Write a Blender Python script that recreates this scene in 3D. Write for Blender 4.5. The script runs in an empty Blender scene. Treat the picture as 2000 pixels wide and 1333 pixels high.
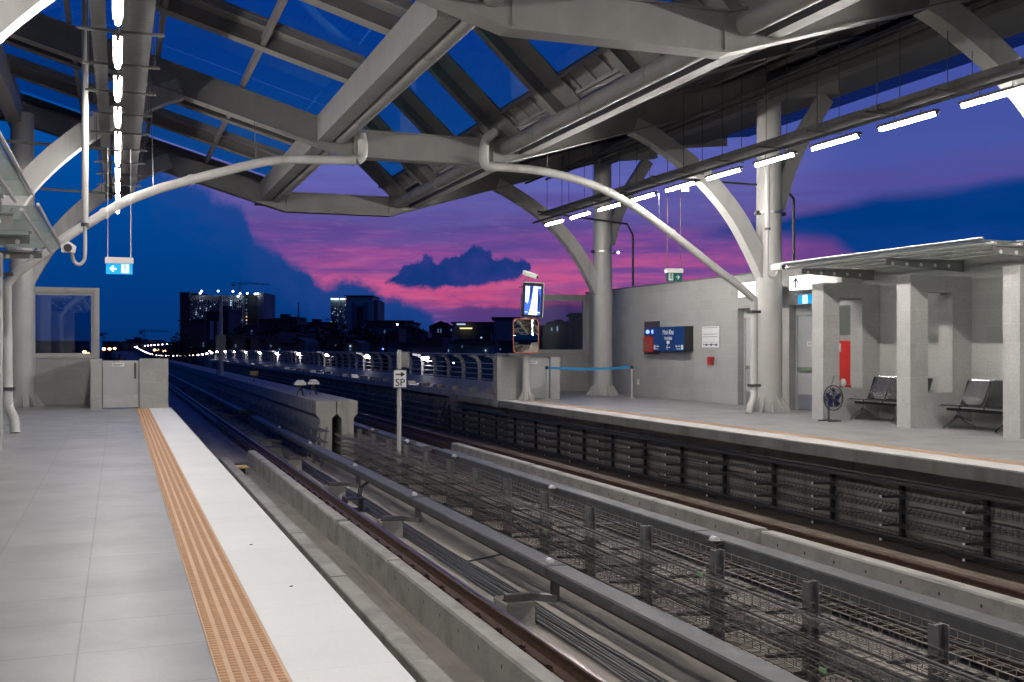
import bpy, math, random
from mathutils import Vector, Matrix
random.seed(7)
C = bpy.context.scene.collection
PI = math.pi
# ------------------------------------------------------------------ camera
F_PX, H, TH = 2080.0, 1.466, math.atan(770 / 2080.0)
ST, CT = math.sin(TH), math.cos(TH)
cam = bpy.data.objects.new('camera', bpy.data.cameras.new('camera')); C.objects.link(cam)
cam.data.lens = 36.0 * F_PX / 2000; cam.data.sensor_width = 36; cam.data.shift_y = 13.5 / 2000
cam.data.clip_end = 8000; cam.data.clip_start = 0.05
cam.location = (0, 0, H); cam.rotation_euler = (PI / 2, 0, -TH)
bpy.context.scene.camera = cam
sc = bpy.context.scene
sc.view_settings.view_transform = 'Standard'; sc.view_settings.look = 'None'
sc.view_settings.exposure = 0; sc.view_settings.gamma = 1
try:
    sc.cycles.use_denoising = True; sc.cycles.max_bounces = 7; sc.cycles.diffuse_bounces = 4
    sc.cycles.transparent_max_bounces = 24; sc.cycles.sample_clamp_indirect = 6
    sc.cycles.caustics_reflective = False; sc.cycles.caustics_refractive = False
except Exception: pass

def lin(c):
    return tuple(((x / 255) / 12.92 if x / 255 <= .04045 else ((x / 255 + .055) / 1.055) ** 2.4) for x in c)
def az_of(u): return TH + math.atan((u - 1000) / F_PX)
def el_of(u, v): return (680 - v) / F_PX * math.cos(math.atan((u - 1000) / F_PX))
def pt(u, v, zc):                       # a photograph direction at a chosen distance, as a world point
    xc = (u - 1000) / F_PX * zc
    return Vector((xc * CT + zc * ST, zc * CT - xc * ST, H + (680 - v) / F_PX * zc))
def py(u, v, Y):                        # the same, on the plane y = Y
    p = pt(u, v, 1.0); k = Y / p.y
    return Vector((p.x * k, Y, H + (p.z - H) * k))

# ------------------------------------------------------------------ sky (dusk)
class NT:
    def __init__(s, t): s.t = t; s.n = t.nodes; s.l = t.links
    def a(s, ty, **k):
        n = s.n.new(ty)
        for q, v in k.items(): setattr(n, q, v)
        return n
    def put(s, sock, v):
        if isinstance(v, (int, float)): sock.default_value = v
        elif isinstance(v, tuple): sock.default_value = v if len(v) == len(sock.default_value) else (*v, 1)
        else: s.l.new(v, sock)
    def m(s, op, x, y=0.0, z=None, clamp=False):
        n = s.a('ShaderNodeMath', operation=op); n.use_clamp = clamp
        s.put(n.inputs[0], x); s.put(n.inputs[1], y)
        if z is not None: s.put(n.inputs[2], z)
        return n.outputs[0]
    def mix(s, f, a, b, bt='MIX'):
        n = s.a('ShaderNodeMix', data_type='RGBA', blend_type=bt)
        s.put(n.inputs[0], f); s.put(n.inputs[6], a); s.put(n.inputs[7], b)
        return n.outputs[2]
    def ss(s, x, lo, hi):
        n = s.a('ShaderNodeMapRange', interpolation_type='SMOOTHSTEP')
        s.put(n.inputs[0], x); s.put(n.inputs[1], lo); s.put(n.inputs[2], hi); return n.outputs[0]
    def comb(s, x, y, z):
        n = s.a('ShaderNodeCombineXYZ')
        for i, v in enumerate((x, y, z)): s.put(n.inputs[i], v)
        return n.outputs[0]
    def noise(s, vec, scale, detail=4, rough=.5, dist=0):
        n = s.a('ShaderNodeTexNoise'); s.l.new(vec, n.inputs['Vector'])
        n.inputs['Scale'].default_value = scale; n.inputs['Detail'].default_value = detail
        n.inputs['Roughness'].default_value = rough; n.inputs['Distortion'].default_value = dist
        return n.outputs[0]
    def ramp(s, x, stops):
        n = s.a('ShaderNodeValToRGB'); s.l.new(x, n.inputs[0]); e = n.color_ramp.elements
        while len(e) < len(stops): e.new(.5)
        for i, (p, c) in enumerate(stops): e[i].position = p; e[i].color = (*c, 1) if len(c) == 3 else c
        return n.outputs[0]
    def curve(s, x, pts):
        """piecewise linear-ish curve, pts = [(x, y)] any range"""
        x0, x1 = pts[0][0], pts[-1][0]; ys = [p[1] for p in pts]; y0, y1 = min(ys), max(ys)
        t = s.a('ShaderNodeMapRange'); s.put(t.inputs[0], x); t.inputs[1].default_value = x0; t.inputs[2].default_value = x1
        n = s.a('ShaderNodeFloatCurve'); s.l.new(t.outputs[0], n.inputs['Value'])
        c = n.mapping.curves[0]
        q = [((a - x0) / (x1 - x0), (b - y0) / (y1 - y0)) for a, b in pts]
        while len(c.points) < len(q): c.points.new(.5, .5)
        for i, (a, b) in enumerate(q): c.points[i].location = (a, b); c.points[i].handle_type = 'AUTO_CLAMPED'
        n.mapping.update()
        return s.m('MULTIPLY_ADD', n.outputs[0], y1 - y0, y0)

w = bpy.data.worlds.new('World'); sc.world = w; w.use_nodes = True
nt = NT(w.node_tree); nt.n.clear()
tc = nt.a('ShaderNodeTexCoord'); sep = nt.a('ShaderNodeSeparateXYZ'); nt.l.new(tc.outputs['Generated'], sep.inputs[0])
X, Y, Z = sep.outputs
az = nt.m('ARCTAN2', X, Y)
hyp = nt.m('SQRT', nt.m('ADD', nt.m('MULTIPLY', X, X), nt.m('MULTIPLY', Y, Y)))
el = nt.m('DIVIDE', Z, nt.m('MAXIMUM', hyp, .001))
wv = nt.comb(az, el, 0.0)
str1 = nt.noise(nt.comb(nt.m('MULTIPLY', az, 1.0), nt.m('MULTIPLY', el, 7.0), 3.1), 3.2, 4, .55, .3)
str2 = nt.noise(nt.comb(nt.m('MULTIPLY', az, 1.0), nt.m('MULTIPLY', el, 11.0), 9.7), 9.0, 4, .6, .2)
pe = nt.m('ADD', el, nt.m('ADD', nt.m('MULTIPLY', nt.m('SUBTRACT', str1, .5), .085), nt.m('MULTIPLY', nt.m('SUBTRACT', str2, .5), .03)))
glow = nt.ramp(nt.m('MULTIPLY', pe, 1.6), [(p * 1.6, lin(c)) for p, c in [
    (0, (86, 50, 108)), (.02, (112, 60, 122)), (.036, (192, 76, 124)), (.058, (202, 86, 138)), (.076, (176, 82, 144)),
    (.092, (132, 74, 148)), (.118, (94, 80, 150)), (.165, (98, 102, 178)), (.205, (78, 92, 170)), (.27, (56, 80, 166)),
    (.36, (34, 76, 176)), (.6, (20, 70, 180))]])
# purple-blue streaks over the glow
stk = nt.noise(nt.comb(nt.m('MULTIPLY', az, 1.3), nt.m('MULTIPLY', el, 15.0), 1.7), 4.0, 5, .55, .4)
glow = nt.mix(nt.m('MULTIPLY', nt.m('MULTIPLY', nt.ss(stk, .46, .66), .78), nt.m('MULTIPLY_ADD', nt.ss(el, .17, .10), .8, .2)), glow, lin((84, 68, 142)))
fin_ = nt.noise(nt.comb(nt.m('MULTIPLY', az, 2.0), nt.m('MULTIPLY', el, 12.0), 5.5), 14.0, 6, .65, .6)
glow = nt.mix(nt.m('MULTIPLY', nt.m('MULTIPLY', nt.ss(fin_, .46, .72), .38), nt.m('MULTIPLY_ADD', nt.ss(el, .17, .10), .8, .2)), glow, lin((84, 70, 142)))
glow = nt.mix(nt.m('MULTIPLY', nt.m('MULTIPLY', nt.ss(fin_, .5, .3), .22), nt.ss(el, .16, .09)), glow, lin((176, 120, 176)))
blue = nt.ramp(nt.m('MULTIPLY', el, 2.0), [(0, lin((4, 48, 106))), (.06, lin((2, 54, 120))), (.2, lin((1, 66, 138))),
    (.36, lin((0, 76, 154))), (.7, lin((2, 74, 166)))])
bn = nt.noise(wv, 6.0, 5, .55)
blue = nt.mix(nt.m('MULTIPLY', nt.ss(bn, .45, .8), .22), blue, lin((36, 76, 160)))
# big cumulus on the left: everything below/left of its edge is blue
edge = nt.curve(az, [(az_of(u), el_of(u, v)) for u, v in [(-500, -500), (250, 250), (330, 340), (420, 368), (470, 400), (490, 440),
      (520, 470), (560, 490), (590, 512), (612, 530), (640, 540), (720, 545), (742, 560), (790, 574), (826, 584), (800, 600), (850, 655), (1000, 720)] if True][:0] or
      [(az_of(u), el_of(u, v)) for u, v in [(-900, -600), (250, 200), (330, 330), (400, 362), (455, 378), (480, 415), (500, 462),
      (540, 484), (575, 506), (600, 522), (615, 536), (660, 541), (720, 548), (748, 566), (800, 584), (840, 606), (900, 690), (1300, 760), (2600, 800)]])
bil = nt.noise(wv, 26.0, 6, .6); bil2 = nt.noise(wv, 90.0, 4, .6)
bump = nt.m('ADD', nt.m('MULTIPLY', nt.m('SUBTRACT', bil, .5), .040), nt.m('MULTIPLY', nt.m('SUBTRACT', bil2, .5), .016))
d = nt.m('ADD', nt.m('SUBTRACT', edge, el), bump)
m1 = nt.ss(d, -.003, .012)
blue = nt.mix(nt.m('MULTIPLY', nt.ss(nt.m('ADD', d, nt.m('MULTIPLY', bump, 1.5)), .07, .0), .55), blue, lin((40, 68, 138)))
col = nt.mix(m1, glow, blue)
# lone dark cloud over the pink band
up = nt.curve(az, [(az_of(u), el_of(u, v)) for u, v in [(700, 640), (745, 560), (770, 532), (800, 512), (835, 506), (870, 503), (905, 490), (930, 474),
      (950, 486), (975, 500), (1010, 500), (1034, 512), (1042, 560), (1080, 640)]])
lo = nt.curve(az, [(az_of(u), el_of(u, v)) for u, v in [(700, 520), (745, 552), (780, 562), (830, 570), (880, 566), (930, 558), (970, 550), (1005, 545), (1034, 530), (1044, 500), (1080, 440)]])
ma = nt.ss(nt.m('ADD', nt.m('SUBTRACT', up, el), nt.m('MULTIPLY', bump, .8)), -.0005, .004)
mb = nt.ss(nt.m('ADD', nt.m('SUBTRACT', el, lo), nt.m('MULTIPLY', bump, .5)), -.001, .004)
inr = nt.m('MULTIPLY', nt.m('GREATER_THAN', az, az_of(705)), nt.m('LESS_THAN', az, az_of(1075)))
m2 = nt.m('MULTIPLY', nt.m('MULTIPLY', ma, mb), inr)
col = nt.mix(m2, col, nt.mix(nt.ss(bil, .4, .7), lin((22, 54, 122)), lin((48, 58, 132))))
# low purple bank near the horizon on the right of it
lowb = nt.ss(nt.m('ADD', nt.m('SUBTRACT', el_of(1000, 598), el), nt.m('MULTIPLY', bump, .6)), -.001, .004)
col = nt.mix(nt.m('MULTIPLY', nt.m('MULTIPLY', lowb, nt.ss(az, az_of(830), az_of(930))), .75), col, lin((78, 54, 118)))
# broad dark blue cloud far right
rt = nt.curve(az, [(az_of(u), el_of(u, v)) for u, v in [(1330, 470), (1400, 446), (1480, 430), (1560, 408), (1620, 390), (1700, 372), (1850, 362), (2000, 338), (2400, 300), (4200, 250)]])
rn = nt.noise(nt.comb(az, nt.m('MULTIPLY', el, 4.0), .4), 7.0, 5, .55)
dr = nt.m('ADD', nt.m('SUBTRACT', rt, el), nt.m('MULTIPLY', nt.m('SUBTRACT', rn, .5), .03))
lowr = nt.curve(az, [(az_of(u), el_of(u, v)) for u, v in [(1330, 470), (1400, 462), (1500, 462), (1600, 468), (1650, 490), (1700, 545), (1800, 700), (4200, 800)]])
m3 = nt.m('MULTIPLY', nt.ss(dr, -.004, .012), nt.ss(nt.m('ADD', nt.m('SUBTRACT', el, lowr), nt.m('MULTIPLY', nt.m('SUBTRACT', rn, .5), .03)), -.01, .012))
m3 = nt.m('MULTIPLY', m3, nt.ss(az, az_of(1320), az_of(1420)))
col = nt.mix(nt.m('MULTIPLY', nt.ss(az, az_of(1450), az_of(1700)), .85), col, nt.mix(nt.ss(pe, .1, .17), lin((98, 62, 132)), lin((66, 82, 160))))
col = nt.mix(m3, col, nt.mix(nt.m('MULTIPLY', nt.ss(rn, .4, .7), .5), lin((0, 56, 126)), lin((24, 66, 144))))
col = nt.mix(nt.ss(el, -.004, .0), lin((6, 14, 34)), col)
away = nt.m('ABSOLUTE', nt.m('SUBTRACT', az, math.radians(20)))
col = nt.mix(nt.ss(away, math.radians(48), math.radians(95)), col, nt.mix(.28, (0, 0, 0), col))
col = nt.mix(nt.ss(el, .9, 2.0), col, lin((3, 20, 62)))
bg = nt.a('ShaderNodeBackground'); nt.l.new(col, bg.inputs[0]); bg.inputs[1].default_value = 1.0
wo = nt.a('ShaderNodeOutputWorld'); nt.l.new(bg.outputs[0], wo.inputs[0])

# ------------------------------------------------------------------ materials
def mat(name, col, rough=.6, metal=0, var=.12, vscale=3, bump=.0, bscale=40, spec=.5, dirt=None, dscale=1.2, streak=False):
    m = bpy.data.materials.new(name); m.use_nodes = True; t = NT(m.node_tree)
    b = t.n['Principled BSDF']; g = t.a('ShaderNodeNewGeometry'); pos = g.outputs['Position']
    n1 = t.noise(pos, vscale, 5, .6)
    c = t.mix(t.m('MULTIPLY', t.m('SUBTRACT', n1, .3), 2.0, clamp=True), tuple(x * (1 - var) for x in col), tuple(min(1, x * (1 + var)) for x in col))
    if dirt:
        vec = pos
        if streak:
            mp = t.a('ShaderNodeMapping'); mp.inputs['Scale'].default_value = (3.2, .10, 1) if streak == 'y' else (1, 1, .12); t.l.new(pos, mp.inputs[0]); vec = mp.outputs[0]
        n2 = t.noise(vec, dscale, 6, .65, .4)
        c = t.mix(t.m('MULTIPLY', t.ss(n2, .48, .72), .7), c, dirt)
    t.put(b.inputs['Base Color'], c); t.put(b.inputs['Roughness'], rough); b.inputs['Metallic'].default_value = metal
    b.inputs['Specular IOR Level'].default_value = spec
    if bump:
        bn = t.a('ShaderNodeBump'); bn.inputs['Strength'].default_value = bump; bn.inputs['Distance'].default_value = .02
        t.l.new(t.noise(pos, bscale, 4, .6), bn.inputs['Height']); t.l.new(bn.outputs[0], b.inputs['Normal'])
    return m
def tiled(name, col, sx, sz, plane, grout, gw=.006, ox=0, oz=0, rough=.55, off=.0, speck=60, var=.07, spec=.5, blot=0, grain=.28):
    m = bpy.data.materials.new(name); m.use_nodes = True; t = NT(m.node_tree); b = t.n['Principled BSDF']
    g = t.a('ShaderNodeNewGeometry'); s = t.a('ShaderNodeSeparateXYZ'); t.l.new(g.outputs['Position'], s.inputs[0])
    if plane == 'floor': v = t.comb(t.m('ADD', s.outputs[0], ox), t.m('ADD', s.outputs[1], oz), 0.0)
    else: v = t.comb(t.m('ADD', t.m('ADD', s.outputs[0], s.outputs[1]), ox), t.m('ADD', s.outputs[2], oz), 0.0)
    br = t.a('ShaderNodeTexBrick'); br.offset = off; br.squash = 1
    t.l.new(v, br.inputs['Vector']); br.inputs['Scale'].default_value = 1
    br.inputs['Brick Width'].default_value = sx; br.inputs['Row Height'].default_value = sz; br.inputs['Mortar Size'].default_value = gw
    br.inputs['Mortar Smooth'].default_value = .3; br.inputs['Bias'].default_value = 0
    br.inputs['Color1'].default_value = (*[x * (1 - var) for x in col], 1); br.inputs['Color2'].default_value = (*[x * (1 + var) for x in col], 1)
    br.inputs['Mortar'].default_value = (*grout, 1)
    n1 = t.noise(g.outputs['Position'], speck, 3, .7); n2 = t.noise(g.outputs['Position'], 1.1, 6, .62)
    c = t.mix(t.m('MULTIPLY', t.m('SUBTRACT', n1, .35), 2.2, clamp=True), br.outputs[0], (1 - grain, 1 - grain, 1 - grain), 'MULTIPLY')
    c = t.mix(t.m('MULTIPLY', t.ss(n2, .42, .75), .30 + blot), c, tuple(x * .62 for x in col))
    t.put(b.inputs['Base Color'], c)
    t.put(b.inputs['Roughness'], t.m('MULTIPLY_ADD', n2, .3, rough - .15)); b.inputs['Specular IOR Level'].default_value = spec
    bn = t.a('ShaderNodeBump'); bn.inputs['Strength'].default_value = .25; bn.inputs['Distance'].default_value = .004
    t.l.new(t.m('SUBTRACT', 1.0, br.outputs[1]), bn.inputs['Height']); t.l.new(bn.outputs[0], b.inputs['Normal'])
    return m
def emit(name, col, st):
    m = bpy.data.materials.new(name); m.use_nodes = True; b = m.node_tree.nodes['Principled BSDF']
    b.inputs['Base Color'].default_value = (*[x * .5 for x in col], 1)
    b.inputs['Emission Color'].default_value = (*col, 1); b.inputs['Emission Strength'].default_value = st; return m
def glass(name, tint, refl=.06, rough=.02):
    m = bpy.data.materials.new(name); m.use_nodes = True; t = NT(m.node_tree); t.n.clear()
    o = t.a('ShaderNodeOutputMaterial'); tr = t.a('ShaderNodeBsdfTransparent'); tr.inputs[0].default_value = (*tint, 1)
    gl = t.a('ShaderNodeBsdfGlossy'); gl.inputs['Roughness'].default_value = rough; gl.inputs[0].default_value = (.9, .95, 1, 1)
    lw = t.a('ShaderNodeFresnel'); lw.inputs[0].default_value = 1.5
    mx = t.a('ShaderNodeMixShader'); t.l.new(t.m('MULTIPLY', lw.outputs[0], refl * 20, clamp=True), mx.inputs[0])
    t.l.new(tr.outputs[0], mx.inputs[1]); t.l.new(gl.outputs[0], mx.inputs[2]); t.l.new(mx.outputs[0], o.inputs[0]); return m

M = {}
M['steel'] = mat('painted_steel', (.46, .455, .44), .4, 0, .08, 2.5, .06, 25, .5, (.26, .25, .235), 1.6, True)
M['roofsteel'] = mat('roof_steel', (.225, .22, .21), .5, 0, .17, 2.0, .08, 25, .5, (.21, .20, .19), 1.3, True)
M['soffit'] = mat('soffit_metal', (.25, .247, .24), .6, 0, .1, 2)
M['galv'] = mat('galvanised_steel', (.21, .212, .215), .42, .5, .2, 9, .05, 60)
M['darkgalv'] = mat('dull_galvanised_steel', (.085, .085, .085), .5, .4, .25, 8)
M['wire'] = mat('zinc_wire', (.20, .185, .165), .5, .4, .2, 8)
M['cable'] = mat('black_cable', (.03, .03, .03), .55, 0, .2, 6)
M['cover'] = mat('grey_fibreglass_cover', (.085, .088, .09), .5, 0, .08, 3, .02, 30, .3, (.15, .15, .15), 5)
M['conc'] = mat('precast_concrete', (.34, .33, .305), .8, 0, .2, 2.2, .3, 45, .3, (.19, .182, .17), 1.8)
M['conc_old'] = mat('weathered_concrete', (.22, .213, .195), .85, 0, .22, 1.5, .3, 30, .3, (.07, .067, .06), 1.6, True)
M['bed'] = mat('track_slab_concrete', (.30, .275, .245), .85, 0, .2, 1.2, .3, 25, .3, (.15, .135, .12), 3.0, 'y')
M['rustbed'] = mat('rust_stained_slab', (.115, .09, .07), .85, 0, .3, 1.6, .3, 30, .3, (.06, .045, .035), 2.4, 'y')
M['rail'] = mat('rusty_rail', (.10, .052, .03), .5, .3, .35, 7, .15, 50, .5, (.03, .018, .012), 6)
M['railtop'] = mat('worn_rail_head', (.16, .11, .09), .28, .85, .2, 8)
M['white_edge'] = tiled('white_edge_stone', (.80, .80, .78), .9, .62, 'floor', (.66, .66, .64), .0025, -.72, .1, .5, 0, 35, .02, .5, -.16, .05)
M['floor'] = tiled('grey_floor_stone', (.275, .277, .276), .6, .6226, 'floor', (.19, .187, .183), .0055, .18, .09, .42, 0, 45, .06, .5, .2, .14)
M['wall'] = tiled('grey_granite_tile', (.42, .42, .405), .62, .31, 'wall', (.49, .49, .48), .005, 0, 0, .6, .5, 30, .05, .4, .1, .27)
M['white_dim'] = tiled('dimmed_edge_stone', (.50, .50, .485), .9, .62, 'floor', (.3, .3, .29), .006, -.72, .1, .6, 0, 35, .06, .4, .15, .1)  # right platform edge stone: dimmer light at distance and angle put into its colour
M['tact_dim'] = mat('dimmed_tactile_tile', (.44, .31, .22), .7, 0, .12, 3, .1, 60, .3, (.36, .30, .25), 2.4)  # right platform tile: duller look under grazing light painted into the colour
M['tactd_dim'] = mat('dimmed_tactile_stud', (.36, .24, .16), .7, 0, .12, 5)  # studs to match, the same dimming painted into their colour
M['tact'] = mat('orange_tactile_tile', (.60, .39, .245), .6, 0, .10, 3, .1, 60, .4, (.52, .38, .27), 2.4)
M['tactd'] = mat('orange_tactile_stud', (.46, .255, .13), .6, 0, .12, 5)
M['door'] = mat('grey_door_paint', (.42, .43, .43), .42, 0, .04, 2)
M['inox'] = mat('brushed_stainless_steel', (.62, .62, .61), .42, 1, .1, 4)
M['chrome'] = mat('polished_chrome', (.7, .7, .7), .1, 1, .04, 4)
M['perf'] = mat('perforated_seat_steel', (.085, .085, .09), .22, .95, .1, 4)
M['black'] = mat('black_plastic', (.02, .02, .022), .45, 0, .1, 5)
M['white'] = mat('white_plastic', (.72, .72, .70), .45, 0, .05, 5)
M['red'] = mat('red_enamel', (.50, .03, .02), .3, 0, .1, 5)
M['redclear'] = mat('scratched_red_cover', (.35, .10, .07), .35, 0, .3, 30)
M['orange'] = mat('orange_mirror_rim', (.45, .12, .05), .4, 0, .1, 5)
M['bluebelt'] = mat('blue_belt_fabric', (.01, .22, .50), .7, 0, .05, 9)
M['signblue'] = mat('blue_sign_panel', (.008, .05, .20), .4, 0, .04, 5)
M['signgreen'] = mat('green_sign_panel', (.0, .13, .11), .4, 0, .04, 5)
M['signwhite'] = mat('white_sign_lettering', (.75, .76, .76), .5, 0, .02, 5)
M['signdark'] = mat('black_sign_lettering', (.01, .01, .01), .5, 0, .02, 5)
M['brown'] = mat('dark_bronze_box', (.09, .075, .07), .45, .2, .15, 5)
M['yellow'] = mat('yellow_plate', (.60, .42, .12), .5, 0, .1, 5)
M['mirror'] = mat('convex_mirror_surface', (.62, .6, .56), .015, 1, .01, 1)
M['fanblue'] = mat('blue_fan_blade', (.008, .02, .13), .35, 0, .1, 5)
M['tube'] = emit('lit_tube', (1.0, .95, .89), 185)
M['tube2'] = emit('bright_lit_tube', (1.0, .955, .90), 400)
M['wlamp'] = emit('walkway_lamp_lens', (1.0, .93, .96), 90)
M['farlamp'] = emit('far_lamp_lens', (1.0, .80, .92), 14)
M['amber'] = emit('amber_street_lamp', (1.0, .50, .22), 14)
M['litsign'] = emit('lit_sign_face', (1.0, .99, .94), 1.15)
M['exitblue'] = emit('lit_blue_exit_panel', (.0, .38, .78), .9)
M['exitwhite'] = emit('lit_white_pictogram', (.85, .95, 1.0), 1.3)
M['bluelamp'] = emit('blue_beacon_lens', (.05, .1, 1.0), 9)
M['violet'] = emit('violet_indicator', (.4, .3, 1.0), 7)
M['scr_white'] = emit('screen_white', (.8, .86, 1.0), 1.6)
M['scr_blue'] = emit('screen_blue', (.05, .16, .95), 1.0)
M['scr_dark'] = emit('screen_dark_blue', (.01, .03, .25), .7)
M['win_cool'] = emit('lit_cool_window', (.55, .75, 1.0), .9)
M['win_dim'] = emit('dim_cool_window', (.25, .45, .75), .25)
M['win_warm'] = emit('lit_warm_window', (1.0, .6, .42), .9)
M['sign_glow'] = emit('rooftop_sign_letter', (.7, 1.0, 1.0), 3)
M['crownlamp'] = emit('site_floodlight', (.8, .95, 1.0), 8)
M['yellowlit'] = emit('lit_yellow_roof', (1.0, .85, .35), 1.2)
M['roofglass'] = glass('blue_tinted_roof_glass', (.20, .74, .84), .010)
M['eaveglass'] = glass('eave_glass', (.38, .58, .74), .03)
def frosted(name, tint, k):
    m = bpy.data.materials.new(name); m.use_nodes = True; t = NT(m.node_tree); t.n.clear()
    o = t.a('ShaderNodeOutputMaterial'); tr = t.a('ShaderNodeBsdfTransparent'); tr.inputs[0].default_value = (*[x ** .35 for x in tint], 1)
    d1 = t.a('ShaderNodeBsdfTranslucent'); d1.inputs[0].default_value = (*tint, 1); d2 = t.a('ShaderNodeBsdfDiffuse'); d2.inputs[0].default_value = (*tint, 1)
    m1 = t.a('ShaderNodeMixShader'); m1.inputs[0].default_value = .45; t.l.new(d1.outputs[0], m1.inputs[1]); t.l.new(d2.outputs[0], m1.inputs[2])
    m2 = t.a('ShaderNodeMixShader'); m2.inputs[0].default_value = k; t.l.new(tr.outputs[0], m2.inputs[1]); t.l.new(m1.outputs[0], m2.inputs[2])
    t.l.new(m2.outputs[0], o.inputs[0]); return m
M['canopyglass'] = frosted('frosted_green_canopy_glass', (.38, .42, .395), .55)
M['winglass'] = glass('smoke_window_glass', (.68, .75, .80), .12)
M['bwall'] = mat('dusk_building_wall', (.30, .31, .34), .8, 0, .2, .1)
M['bdark'] = mat('dark_building_wall', (.10, .10, .115), .8, 0, .3, .1)
M['bpale'] = mat('pale_building_wall', (.62, .64, .68), .8, 0, .15, .1)
M['bteal'] = mat('teal_house_wall', (.10, .22, .27), .8, 0, .2, .3)
M['broof'] = mat('dark_roofing', (.07, .07, .08), .8, 0, .2, .3)
M['leaf'] = mat('dark_foliage', (.02, .035, .015), .7, 0, .5, 1)
M['bark'] = mat('bark', (.05, .04, .03), .9, 0, .3, 2)
M['ground'] = mat('dark_ground', (.04, .042, .045), .9, 0, .3, .05)

# ------------------------------------------------------------------ mesh helpers
ORG = {}
class MB:
    def __init__(s): s.v = []; s.f = []; s.mi = []; s.cur = 0
    def face(s, ids): s.f.append(ids); s.mi.append(s.cur)
    def poly(s, pts):
        n = len(s.v); s.v += [tuple(p) for p in pts]; s.face(tuple(range(n, n + len(pts))))
    def box(s, x0, x1, y0, y1, z0, z1):
        n = len(s.v)
        s.v += [(x0, y0, z0), (x1, y0, z0), (x1, y1, z0), (x0, y1, z0), (x0, y0, z1), (x1, y0, z1), (x1, y1, z1), (x0, y1, z1)]
        for q in ((0, 3, 2, 1), (4, 5, 6, 7), (0, 1, 5, 4), (1, 2, 6, 5), (2, 3, 7, 6), (3, 0, 4, 7)): s.face(tuple(n + i for i in q))
        return s
    def cbox(s, x0, x1, y0, y1, z0, z1, c=.01):     # box with chamfered top long edges
        p = [(x0, z0), (x1, z0), (x1, z1 - c), (x1 - c, z1), (x0 + c, z1), (x0, z1 - c)]
        return s.prism_y(p, y0, y1)
    def loft(s, rings, cap=True, close=True):
        n = len(s.v); k = len(rings[0])
        for r in rings: s.v += [tuple(p) for p in r]
        for i in range(len(rings) - 1):
            for j in range(k if close else k - 1):
                a = n + i * k + j; b = n + i * k + (j + 1) % k
                s.face((a, b, b + k, a + k))
        if cap: s.face(tuple(n + j for j in reversed(range(k)))); s.face(tuple(n + (len(rings) - 1) * k + j for j in range(k)))
        return s
    def prism_y(s, p, y0, y1): return s.loft([[(x, y0, z) for x, z in p], [(x, y1, z) for x, z in p]])
    def prism_x(s, p, x0, x1): return s.loft([[(x0, y, z) for y, z in p], [(x1, y, z) for y, z in p]])
    def prism_z(s, p, z0, z1): return s.loft([[(x, y, z0) for x, y in p], [(x, y, z1) for x, y in p]])
    def tube(s, pts, r, k=10, rr=None, phase=0):
        pts = [Vector(p) for p in pts]; rings = []; up = None
        for i, p in enumerate(pts):
            if i == 0: d = pts[1] - p
            elif i == len(pts) - 1: d = p - pts[i - 1]
            else: d = (pts[i + 1] - p).normalized() + (p - pts[i - 1]).normalized()
            d.normalize()
            if up is None:
                up = Vector((0, 0, 1)) if abs(d.z) < .9 else Vector((1, 0, 0))
            a = d.cross(up); a.normalize(); up = a.cross(d); up.normalize()
            q = rr[i] if rr else r
            rings.append([p + (a * math.cos(t) + up * math.sin(t)) * q for t in (2 * PI * j / k + phase for j in range(k))])
        return s.loft(rings)
    def bar(s, a, b, w, h):                     # rectangular bar between two points (h along up)
        a, b = Vector(a), Vector(b); d = (b - a).normalized(); up = Vector((0, 0, 1)) if abs(d.z) < .95 else Vector((0, 1, 0))
        x = d.cross(up).normalized() * w / 2; y = x.cross(d).normalized() * h / 2
        return s.loft([[p - x - y, p + x - y, p + x + y, p - x + y] for p in (a, b)])
    def sweep_rect(s, pts, w, h, axis):         # rect swept in a plane whose normal is axis (w along axis)
        pts = [Vector(p) for p in pts]; ax = Vector(axis).normalized(); R = []
        for i, p in enumerate(pts):
            d = (pts[min(i + 1, len(pts) - 1)] - pts[max(i - 1, 0)]).normalized(); y = ax.cross(d).normalized() * h / 2; x = ax * w / 2
            R.append([p - x - y, p + x - y, p + x + y, p - x + y])
        return s.loft(R)
    def cyl(s, x, y, z0, z1, r, k=16, r2=None):
        r2 = r if r2 is None else r2
        return s.loft([[(x + q * math.cos(2 * PI * j / k), y + q * math.sin(2 * PI * j / k), z) for j in range(k)] for z, q in ((z0, r), (z1, r2))])
    def ball(s, c, rx, ry, rz, k=12, m=8):
        R = []
        for i in range(1, m):
            t = PI * i / m - PI / 2
            R.append([(c[0] + rx * math.cos(t) * math.cos(2 * PI * j / k), c[1] + ry * math.cos(t) * math.sin(2 * PI * j / k), c[2] + rz * math.sin(t)) for j in range(k)])
        return s.loft(R)
    def xf(s, mtx): s.v = [tuple(mtx @ Vector(p)) for p in s.v]; return s
    def build(s, name, m, parent=None, loc=None, smooth=False, label=None):
        me = bpy.data.meshes.new(name)
        o = bpy.data.objects.new(name, me); C.objects.link(o)
        if parent is not None: org = ORG[parent.name]; o.parent = parent
        else: org = Vector(loc) if loc is not None else Vector((0, 0, 0)); o.location = org
        ORG[o.name] = org
        me.from_pydata([(p[0] - org.x, p[1] - org.y, p[2] - org.z) for p in s.v], [], s.f)
        ms = m if isinstance(m, (list, tuple)) else [m]
        for q in ms: me.materials.append(q)
        if len(ms) > 1: me.polygons.foreach_set('material_index', s.mi)
        if smooth:
            try: me.shade_auto_smooth(angle=.6)
            except Exception:
                me.polygons.foreach_set('use_smooth', [True] * len(me.polygons))
                try: me.set_sharp_from_angle(angle=.6)
                except Exception: pass
        if label: o['label'] = label
        me.update(); return o
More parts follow.
